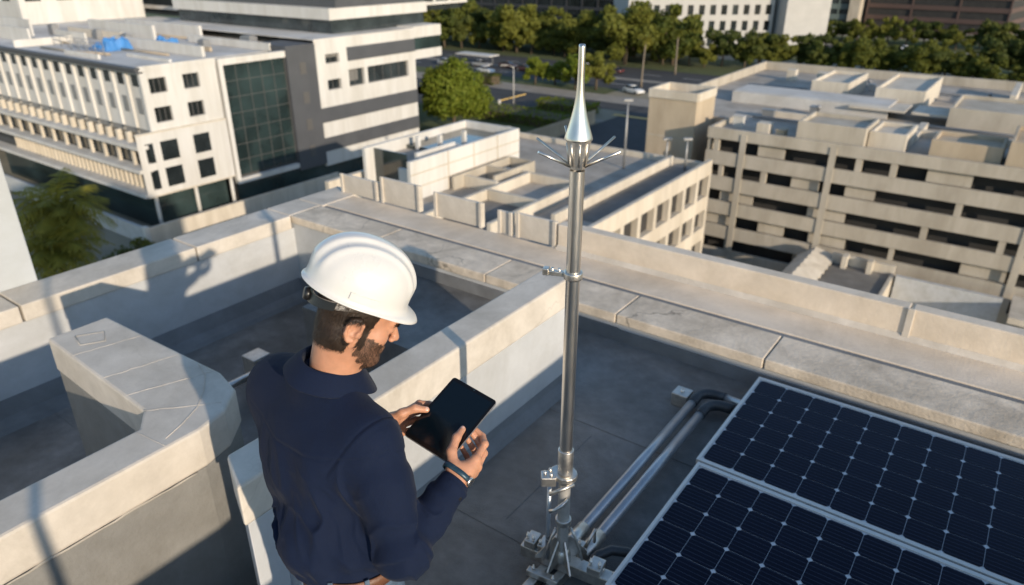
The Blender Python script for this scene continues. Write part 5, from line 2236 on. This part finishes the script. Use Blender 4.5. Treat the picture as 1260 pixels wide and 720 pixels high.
# sleeves: slanting creases gathered at the elbow and the cuff
def sleeve(a, m_, c, tu, du, tf, df, w_, seed):
    global disp
    upper = du < df
    t_ = np.where(upper, tu - 1, tf)
    sw = Vt @ A(.6, -.5, .2)
    q = np.stack([t_ * 5.4 + sw * 9, sw * 10, Vt[:, 2] * 5], 1) + (vnoise(Vt * 15, seed) - .5)[:, None] * 1.3
    r = 1 - np.abs(2 * vnoise(q, seed + 1) - 1)
    el = np.exp(-(t_ / .38) ** 2)
    cu = np.exp(-((tf - 1) / .30) ** 2) * (~upper)
    disp += w_ * (r ** 2.2 - .32) * (.0055 + .0150 * el + .010 * cu)
    q = np.stack([t_ * 1.6, sw * 22, Vt[:, 1] * 18], 1) + (vnoise(Vt * 12, seed + 2) - .5)[:, None]
    disp += w_ * (vnoise(q, seed + 3) - .5) * .007


sleeve(SHR, ELR, cufR, tuR, duR, tfR, dfR, np.clip(armR * 3, 0, 1), 20)
sleeve(SHL, ELL, cufL, tuL, duL, tfL, dfL, np.clip(armL * 3, 0, 1), 30)
# seams: armholes, yoke, sleeve cuff line
for sh_, el, sx in ((SHR, ELR, 1), (SHL, ELL, -1)):
    nn_ = (el - sh_) / np.linalg.norm(el - sh_) * .55 + A(sx * .83, 0, 0)
    nn_ /= np.linalg.norm(nn_)
    dd = (Vt - (sh_ - A(sx * .012, 0, 0))) @ nn_
    nr = np.linalg.norm(Vt - sh_, axis=1) < .135
    disp += nr * (-.0030 * np.exp(-(dd / .0032) ** 2) + .0020 * np.exp(-((dd - .010) / .006) ** 2))
yk = Vt[:, 2] - (1.385 + .10 * (Vt[:, 0] + 1.31) * 0 + .5 * (Vt[:, 0] + 1.31) ** 2)
bk = (N_[:, 1] < -.1) & (arm < .4)
disp += bk * (-.0024 * np.exp(-(yk / .003) ** 2) + .0012 * np.exp(-((yk - .009) / .005) ** 2))
disp *= .25 + .75 * np.clip((Vt[:, 0] + 1.50) / .10, 0, 1)
hem = np.clip((Vt[:, 2] - 1.052) / .06, 0, 1)
disp *= .2 + .8 * hem
disp -= (1 - arm) * .013 * np.exp(-np.maximum(Vt[:, 2] - 1.052, 0) / .018)
disp += (vnoise(Vt * 55, 40) - .5) * .0012
Vt = Vt + N_ * disp[:, None]
Vt = relax(Vt, Qt, 2, .5)
shirt = npmesh('shirt', Vt, Qt, M['shirt'], man)

# collar: a stand with a turned down leaf, open at the front
ax_ = (HP(0, -.02, -.08) - NK0)
ax_ /= np.linalg.norm(ax_)
ax_ = A(ax_[0] * .55, ax_[1] * .55, ax_[2])
ax_ /= np.linalg.norm(ax_)
fw = A(.22, .975, 0)
fw = fw - ax_ * (fw @ ax_)
fw /= np.linalg.norm(fw)
rt_ = np.cross(fw, ax_)
CC = NK0 + ax_ * .072 + fw * .010 + rt_ * .004
prof = [(.0705, -.040), (.0680, -.012), (.0665, .012), (.0680, .0225), (.0720, .0250), (.0800, .0180), (.0915, .0050), (.1040, -.0110), (.1110, -.0215)]
vs, fs = [], []
na = 61
for i in range(na):
    al = -R(158) + R(316) * i / (na - 1)
    f_ = abs(al) / R(158)
    ext = max(0, f_ - .62) / .38
    for j, (r_, z_) in enumerate(prof):
        s_ = max(0, (j - 4) / 4)
        r2_ = r_ + .010 * ext * s_ + .0012 * math.sin(al * 7) * s_
        z2 = z_ - .052 * ext * s_ - .030 * f_ ** 2 - .004 * (1 - f_)
        a2 = al + math.copysign(.10, al) * ext * s_
        vs.append(CC + (-fw * math.cos(a2) * (1.08) + rt_ * math.sin(a2)) * r2_ + ax_ * z2)
m_ = len(prof)
b = MB()
b.add(vs, [(i * m_ + j, i * m_ + j + 1, (i + 1) * m_ + j + 1, (i + 1) * m_ + j) for i in range(na - 1) for j in range(m_ - 1)], smooth=True)
col_ = b.build('collar', M['shirt'], man)
so_ = col_.modifiers.new('solid', 'SOLIDIFY')
so_.thickness = .0028
so_.offset = 0
su_ = col_.modifiers.new('sub', 'SUBSURF')
su_.levels = su_.render_levels = 1


def ringtube(name, c, axis, prof, m, parent, n=36, sq=1.0, ref=(0, 0, 1)):
    axis = Vector(axis).normalized()
    x = Vector(ref).cross(axis).normalized()
    y = axis.cross(x)
    vs, fs = [], []
    k_ = len(prof)
    for i in range(n):
        g = 2 * math.pi * i / n
        for r_, z_ in prof:
            vs.append(Vector(c) + (x * math.cos(g) + y * math.sin(g) * sq) * r_ + axis * z_)
    for i in range(n):
        for j in range(k_):
            fs.append((i * k_ + j, i * k_ + (j + 1) % k_, ((i + 1) % n) * k_ + (j + 1) % k_, ((i + 1) % n) * k_ + j))
    b = MB()
    b.add(vs, fs, smooth=True)
    return b.build(name, m, parent)


for cu, el, wr in ((cufR, ELR, WRR), (cufL, ELL, WRL)):
    d = (wr - el) / np.linalg.norm(wr - el)
    c = ringtube('cuff', cu - d * .004, d, [(.0375, .016), (.0400, .017), (.0415, .012), (.0435, -.018), (.0445, -.046), (.0425, -.050), (.0390, -.046)], M['shirt'], man)
    b = MB()
    sd_ = np.cross(d, A(0, 0, 1))
    sd_ /= np.linalg.norm(sd_)
    pb = cu - d * .022 + sd_ * .0435
    b.obox(pb, sd_, d, np.cross(sd_, d), .0015, .005, .005)
    b.build('button', M['black'], c, bevel=.001)

# ---- trousers, belt, shoes
Ft = Field()
Ft.ell(A(-1.195, .885, .99), (.170, .128, .16), .05)
for hp, kn, an in ((HIPR, KNR, ANR), (HIPL, KNL, ANL)):
    Ft.cap(hp, kn, .098, .074, .05)
    Ft.cap(kn, an + A(0, 0, .0), .074, .066, .03, flat=True)
lo_, hi_ = bounds(Ft, .015)
hi_[2] = 1.090
Vj, Qj = nets(Ft, lo_, hi_, .006)
Nj = vnormals(Vj, Qj)
dj = (vnoise(np.stack([Vj[:, 0] * 10, Vj[:, 1] * 10, Vj[:, 2] * 16 + Vj[:, 0] * 8], 1), 50) - .5) * .012
Vj = relax(Vj + Nj * dj[:, None], Qj, 1)
npmesh('trousers', Vj, Qj, M['jeans'], man)
bc = A(-1.19, .885, 0)
vs, fs = [], []
nb_ = 72
for i in range(nb_):
    g = 2 * math.pi * i / nb_
    for r_, z_ in ((.0, -.019), (.006, -.019), (.0072, .0), (.006, .019), (.0, .019)):
        z2 = 1.073 + z_
        rr = np.linspace(.05, .3, 200)
        P_ = bc + np.stack([rr * math.cos(g), rr * math.sin(g), np.full(200, z2)], 1)
        inside = np.minimum(Ft(P_ * A(1, 1, 0) + A(0, 0, 1.055)), Fs(P_ * A(1, 1, 0) + A(0, 0, 1.08)) + .004)
        hit = rr[np.argmax(inside > 0)] + r_ + .001
        vs.append((bc[0] + hit * math.cos(g), bc[1] + hit * math.sin(g), z2))
for i in range(nb_):
    for j in range(5):
        fs.append((i * 5 + j, i * 5 + (j + 1) % 5, ((i + 1) % nb_) * 5 + (j + 1) % 5, ((i + 1) % nb_) * 5 + j))
b = MB()
b.add(vs, fs, smooth=True)
b.build('belt', M['leather'], man)
for gd in (200, 232, 268, 305, 340, 30, 150):
    i = int(gd / 360 * nb_)
    p = Vector(vs[i * 5 + 2])
    d = Vector((math.cos(R(gd)), math.sin(R(gd)), 0))
    b = MB()
    b.obox(p + d * .002, d, (-d.y, d.x, 0), (0, 0, 1), .002, .006, .027)
    b.build('belt_loop', M['jeans'], man, bevel=.001)
for an in (ANR, ANL):
    Fo = Field()
    Fo.cap(an + A(0, -.03, -.045), an + A(0, .15, -.052), .040, .034, .03)
    Fo.ell(an + A(0, .10, -.05), (.046, .09, .034), .03)
    Fo.cap(an + A(0, -.02, -.03), an + A(0, -.01, .03), .042, .044, .03)
    lo_, hi_ = bounds(Fo, .01)
    lo_[2] = .002
    Vo, Qo = nets(Fo, lo_, hi_, .006)
    Vo[:, 2] = np.maximum(Vo[:, 2], .002)
    npmesh('shoe', Vo, Qo, M['shoe'], man)

# ---- helmet
vs, fs = [], []
nt_, np_ = 40, 120
hz, hyc = .052, -.004


def hpt(th, ph):
    """outer shell of the hard hat in head space, th 0 (crown) .. 1 (rim)"""
    a = th * math.pi / 2
    cx_, sy_ = math.sin(ph), math.cos(ph)          # ph = 0 front
    rx, ry, rz = .110, .132, .117
    e = .90
    s_, c_ = math.sin(a) ** e, math.cos(a) ** e
    x, y, z = rx * s_ * cx_, hyc + ry * s_ * sy_, hz + rz * c_
    # crest: raised middle band with two lower flank ridges, dying out at the rim
    f_ = (1 - max(0, (th - .80) / .18)) if th > .80 else 1
    f_ = max(0, min(1, f_))
    ctr = 1 / (1 + math.exp((abs(x) - .024) / .0022))
    fl = math.exp(-((abs(x) - .050) / .0085) ** 2)
    up = (ctr * .0080 + fl * .0052) * f_
    n_ = Vector((x / rx ** 2, (y - hyc) / ry ** 2, (z - hz) / rz ** 2)).normalized()
    return Vector((x, y, z)) + n_ * up


for i in range(nt_ + 1):
    for k in range(np_):
        vs.append(hpt(i / nt_, 2 * math.pi * k / np_))
# skirt and brim rings
for dz, dr, vz, ve in ((-.010, .0005, 0, .001), (-.019, .0012, -.001, .006), (-.0215, .0045, -.004, .016), (-.0235, .0068, -.010, .030), (-.0258, .0072, -.0145, .0345)):
    for k in range(np_):
        ph = 2 * math.pi * k / np_
        p = hpt(1, ph)
        n_ = Vector((p.x / .110 ** 2, (p.y - hyc) / .132 ** 2, 0)).normalized()
        wv = max(0, math.cos(ph)) ** 2.2 if math.cos(ph) > 0 else 0
        vs.append(p + n_ * (dr + ve * wv) + Vector((0, 0, dz + vz * wv)))
for i in range(nt_ + 5):
    for k in range(np_):
        k2 = (k + 1) % np_
        fs.append((i * np_ + k, (i + 1) * np_ + k, (i + 1) * np_ + k2, i * np_ + k2))
ht = R(2)
HH = HR @ np.array(Matrix.Rotation(ht, 3, 'X'))
vs = [tuple(HQ_HELMET + HH @ np.array(v)) for v in vs]
b = MB()
b.add(vs, fs, smooth=True)
hel = b.build('helmet', M['helmet'], man)
so_ = hel.modifiers.new('solid', 'SOLIDIFY')
so_.thickness = .003
so_.offset = -1
HX = lambda x, y, z: HQ_HELMET + HH @ A(x, y, z)
# maker's slot on the side, headband and ratchet knob
for s in (-1, 1):
    b = MB()
    pts = []
    for k in range(7):
        ph = s * (R(78) + R(30) * k / 6)
        p = hpt(1, ph)
        n_ = Vector((p.x / .110 ** 2, (p.y - hyc) / .132 ** 2, 0)).normalized()
        pts.append((p + n_ * .0022, n_))
    vs2 = []
    for p, n_ in pts:
        for dz, dn in ((.010, 0), (.010, .0016), (-.006, .0024), (-.006, 0)):
            vs2.append(HX(*(p + n_ * dn + Vector((0, 0, dz)))))
    b.add(vs2, [(4 * i + j, 4 * i + (j + 1) % 4, 4 * i + 4 + (j + 1) % 4, 4 * i + 4 + j) for i in range(6) for j in range(4)] + [(0, 1, 2, 3), (24, 25, 26, 27)])
    b.build('accessory_slot', M['helmet'], hel)
vs2, nb2 = [], 90
for k in range(nb2):
    ph = 2 * math.pi * k / nb2
    bk_ = max(0, -math.cos(ph))
    x, y = .0885 * math.sin(ph), .004 + .104 * math.cos(ph)
    zc = .026 - .040 * bk_ ** 1.1
    for dr, dz in ((0, -.010), (.003, -.010), (.003, .010), (0, .010)):
        vs2.append(HX(x * (1 + dr / .09), y * (1 + dr / .11), zc + dz))
b = MB()
b.add(vs2, [(4 * i + j, 4 * i + (j + 1) % 4, 4 * ((i + 1) % nb2) + (j + 1) % 4, 4 * ((i + 1) % nb2) + j) for i in range(nb2) for j in range(4)], smooth=True)
b.build('headband', M['strap'], hel)
vs2 = []
for k in range(25):
    ph = R(180) + R(78) * (k / 24 - .5) * 2 * .72
    bk_ = max(0, -math.cos(ph))
    x, y = .0915 * math.sin(ph), .004 + .108 * math.cos(ph)
    zc = .024 - .040 * bk_ ** 1.1
    hh = .013 - .003 * abs(k - 12) / 12
    for dr, dz in ((0, -hh), (.005, -hh), (.005, hh), (0, hh)):
        vs2.append(HX(x * (1 + dr / .09), y * (1 + dr / .11), zc + dz))
b = MB()
b.add(vs2, [(4 * i + j, 4 * i + (j + 1) % 4, 4 * (i + 1) + (j + 1) % 4, 4 * (i + 1) + j) for i in range(24) for j in range(4)] + [(0, 1, 2, 3), (96, 97, 98, 99)], smooth=False)
b.build('ratchet_strap', M['black'], hel)
b = MB()
kd = HH @ A(0, -1, -.15)
kx = HH @ A(1, 0, 0)
mk = Matrix([kx, np.cross(kd, kx), kd]).transposed()
b.lathe([(.001, .013), (.013, .013), (.0155, .011), (.0165, .004), (.0165, 0), (.001, 0)], HX(0, -.108, -.014), 16, ax=mk)
b.build('ratchet_knob', M['black'], hel)

# ---- hair and beard: short strands rooted on the scalp and jaw
Nh = vnormals(Vh, Qh)
Lh = (Vh - HQ) @ HR          # head space
ear = np.minimum(np.linalg.norm(Lh - A(.082, -.012, -.022), axis=1), np.linalg.norm(Lh - A(-.082, -.012, -.022), axis=1))
xa, ya, za = np.abs(Lh[:, 0]), Lh[:, 1], Lh[:, 2]
jit = (vnoise(Vh * 160, 61) - .5) * .010
neckline = -.103 + .35 * np.clip(ya + .06, 0, .2) + jit
hair_m = (za > neckline) & (ya < .030 + jit - .25 * np.clip(-za, 0, .1)) & (za < .10) & (ear > .031) & ((ya < -.012) | (za > -.020)) & (xa + ya * 0 > 0)
side_m = (xa > .050) & (ya > .004 + jit * .5) & (ya < .026) & (za > -.06) & (za < .03) & (ear > .027)
hair_m = hair_m | side_m
jl = -.046 + .55 * (ya - .02) * 0
beard_m = (za < -.036 - .30 * np.clip(ya - .045, 0, .1) + jit) & (za > -.150) & (ya > .012 + jit * .6) & (ya < .2) & (ear > .028) & (Nh @ HR[:, 2] < .5)
beard_m &= ~((za < -.112) & (ya < .055)) & (za > -.135) & ~((za < -.092) & (ya < .03)) & (np.linalg.norm(Lh - A(0, .098, -.072), axis=1) > .017)
mous = (za < -.047) & (za > -.064) & (ya > .085) & (xa < .030)
brow_m = (xa > .013) & (xa < .046) & (np.abs(za - .013 - .06 * (.03 - xa)) < .0042) & (ya > .07)
beard_m |= mous


def shell(name, msk, thick, m):
    fm = msk[Qh].all(1)
    q = Qh[fm]
    idx = np.unique(q)
    mp_ = np.full(len(Vh), -1)
    mp_[idx] = np.arange(len(idx))
    V_ = Vh[idx] + Nh[idx] * (thick * (.35 + .65 * vnoise(Vh[idx] * 210, 9)))[:, None]
    return V_, mp_[q]


def strands(msk, n, ln, wd, dirf, spread, seed):
    rg = np.random.default_rng(seed)
    idx = np.flatnonzero(msk)
    pk = rg.choice(idx, n)
    P0 = Vh[pk] + rg.normal(0, .0011, (n, 3))
    Nn = Nh[pk]
    D_ = dirf(Lh[pk]) @ HR.T + rg.normal(0, spread, (n, 3))
    D_ -= Nn * (D_ * Nn).sum(1, keepdims=True)
    D_ /= np.linalg.norm(D_, axis=1, keepdims=True)
    sd_ = np.cross(D_, Nn)
    l_ = (ln * rg.uniform(.6, 1.25, n))[:, None]
    w_ = (wd * rg.uniform(.7, 1.3, n))[:, None]
    lift = rg.uniform(.15, .6, n)[:, None]
    a = P0 - sd_ * w_ + Nn * .0004
    b_ = P0 + sd_ * w_ + Nn * .0004
    mid = P0 + D_ * l_ * .55 + Nn * l_ * lift * .5 + Nn * .001
    tip = P0 + D_ * l_ + Nn * l_ * lift * .45 + Nn * .001
    V_ = np.stack([a, b_, mid + sd_ * w_ * .7, mid - sd_ * w_ * .7, tip + sd_ * w_ * .12, tip - sd_ * w_ * .12], 1).reshape(-1, 3)
    k = np.arange(n)[:, None] * 6
    Q_ = np.concatenate([k + A(0, 1, 2, 3).astype(int), k + A(3, 2, 4, 5).astype(int)])
    return V_, Q_


def pile(name, parts, m, parent):
    Vv, Qq, o2 = [], [], 0
    for V_, Q_ in parts:
        Vv.append(V_)
        Qq.append(Q_ + o2)
        o2 += len(V_)
    return npmesh(name, np.concatenate(Vv), np.concatenate(Qq), m, parent)


stub = beard_m | brow_m
me_ = body_.data
base = len(Vb)
fb = np.zeros(len(me_.polygons), np.int32)
fb[len(Qb):len(Qb) + len(Qh)] = stub[Qh].sum(1) >= 3
me_.materials.append(M['stubble'])
me_.polygons.foreach_set('material_index', fb)
pile('hair', [shell('s', hair_m, .0035, None),
              strands(hair_m, 9000, .015, .00055, lambda L: np.stack([L[:, 0] * 1.5, -.35 - L[:, 1] * 2, np.full(len(L), -1.0)], 1), .28, 1)], M['hair'], man)
pile('beard', [strands(beard_m, 5200, .0046, .00026, lambda L: np.stack([L[:, 0] * .5, .25 + 0 * L[:, 1], np.full(len(L), -1.0)], 1), .35, 2)], M['hair'], man)
pile('eyebrow', [strands(brow_m, 700, .007, .0004, lambda L: np.stack([np.sign(L[:, 0]), -.3 + 0 * L[:, 1], np.full(len(L), .15)], 1), .25, 3)], M['hair'], man)

# thumb nails
for q0, q1, sgn in ((rth[2], rth[3], 1), (lth[2], lth[3], -1)):
    p0, p1 = TP(*q0), TP(*q1)
    d = (p1 - p0) / np.linalg.norm(p1 - p0)
    u_ = TN + A(-.0, -.25, 0)
    u_ = u_ - d * (u_ @ d)
    u_ /= np.linalg.norm(u_)
    s_ = np.cross(d, u_)
    vs2 = []
    for i in range(6):
        for j in range(6):
            a, c = (i / 5 - .5) * 2, j / 5
            wv = .0058 * (1 - .25 * (2 * c - 1) ** 4) * (.9 if c > .9 else 1)
            vs2.append(p1 - d * .0015 + d * (.010 * (c - .35)) + s_ * a * wv + u_ * (.0088 * math.sqrt(max(0, 1 - (a * .62) ** 2)) * (1 - .10 * max(0, c - .4)) + .0002))
    b = MB()
    b.add(vs2, [(i * 6 + j, i * 6 + j + 1, (i + 1) * 6 + j + 1, (i + 1) * 6 + j) for i in range(5) for j in range(5)], smooth=True)
    b.build('thumb_nail', M['nail'], man)

# wrist watch on the right wrist
d = (WRR - ELR) / np.linalg.norm(WRR - ELR)
wc = WRR + d * .016
xw = np.cross(d, A(0, 0, 1))
xw /= np.linalg.norm(xw)
yw = np.cross(d, xw)
vs, fs = [], []
for i in range(48):
    g = 2 * math.pi * i / 48
    dv = xw * math.cos(g) + yw * math.sin(g)
    rr = np.linspace(.012, .06, 120)
    ff = np.maximum.reduce([-Fr(wc + d * z_ + dv * rr[:, None]) for z_ in (-.008, .008)])
    hit = rr[np.argmax(ff < 0)] + .0006
    for r_, z_ in ((0, -.0075), (.0026, -.0075), (.0034 + .0006 * (i % 2), 0), (.0026, .0075), (0, .0075)):
        vs.append(wc + dv * (hit + r_) + d * z_)
    if i == 0:
        pass
for i in range(48):
    for j in range(5):
        fs.append((i * 5 + j, i * 5 + (j + 1) % 5, ((i + 1) % 48) * 5 + (j + 1) % 5, ((i + 1) % 48) * 5 + j))
b = MB()
b.add(vs, fs, smooth=True)
wt = b.build('wristwatch', M['watch'], man)
sd_ = A(.93, -.30, -.2)
sd_ -= d * (sd_ @ d)
sd_ /= np.linalg.norm(sd_)
b = MB()
mk = Matrix([d, np.cross(sd_, d), sd_]).transposed()
b.lathe([(.001, .0062), (.010, .0062), (.0125, .005), (.0132, .003), (.0132, -.002), (.001, -.002)], wc + sd_ * (rr[np.argmax(Fr(wc + sd_ * rr[:, None]) > 0)] + .0035), 24, ax=mk)
b.build('watch_case', M['chrome'], wt)

# ---- tablet
tb = thing('tablet', 'black screened tablet with pale metal edge held in both hands', 'tablet', Vector(TO))
tw, th_ = .0775, .1125


def rr_plate(hw, hh, r_, z0, z1, n=6):
    pts = []
    for cx_, cy_, a0 in ((hw - r_, hh - r_, 0), (-hw + r_, hh - r_, 90), (-hw + r_, -hh + r_, 180), (hw - r_, -hh + r_, 270)):
        for k in range(n + 1):
            g = R(a0 + 90 * k / n)
            pts.append((cx_ + r_ * math.cos(g), cy_ + r_ * math.sin(g)))
    n_ = len(pts)
    vs = [TP(x, y, z0) for x, y in pts] + [TP(x, y, z1) for x, y in pts]
    fs = [tuple(range(n_ - 1, -1, -1)), tuple(range(n_, 2 * n_))] + [(i, (i + 1) % n_, n_ + (i + 1) % n_, n_ + i) for i in range(n_)]
    return vs, fs


for nm, hw, hh, r_, z0, z1, mm_, bv in (('casing', tw, th_, .010, -.0078, -.0012, 'case', .0018), ('bezel', tw - .0009, th_ - .0009, .0092, -.00115, 0.0, 'bezel', .0004), ('screen', tw - .0085, th_ - .0125, .001, .00005, .00025, 'screen', 0)):
    b = MB()
    b.add(*rr_plate(hw, hh, r_, z0, z1))
    b.build(nm, M[mm_], tb, bevel=bv)
b = MB()
mk = Matrix([TU, TV, TN]).transposed()
b.lathe([(.0001, .0004), (.0018, .0004), (.0020, .00005)], TP(0, th_ - .0062, 0), 12, ax=mk)
b.build('camera_lens', M['watch'], tb)
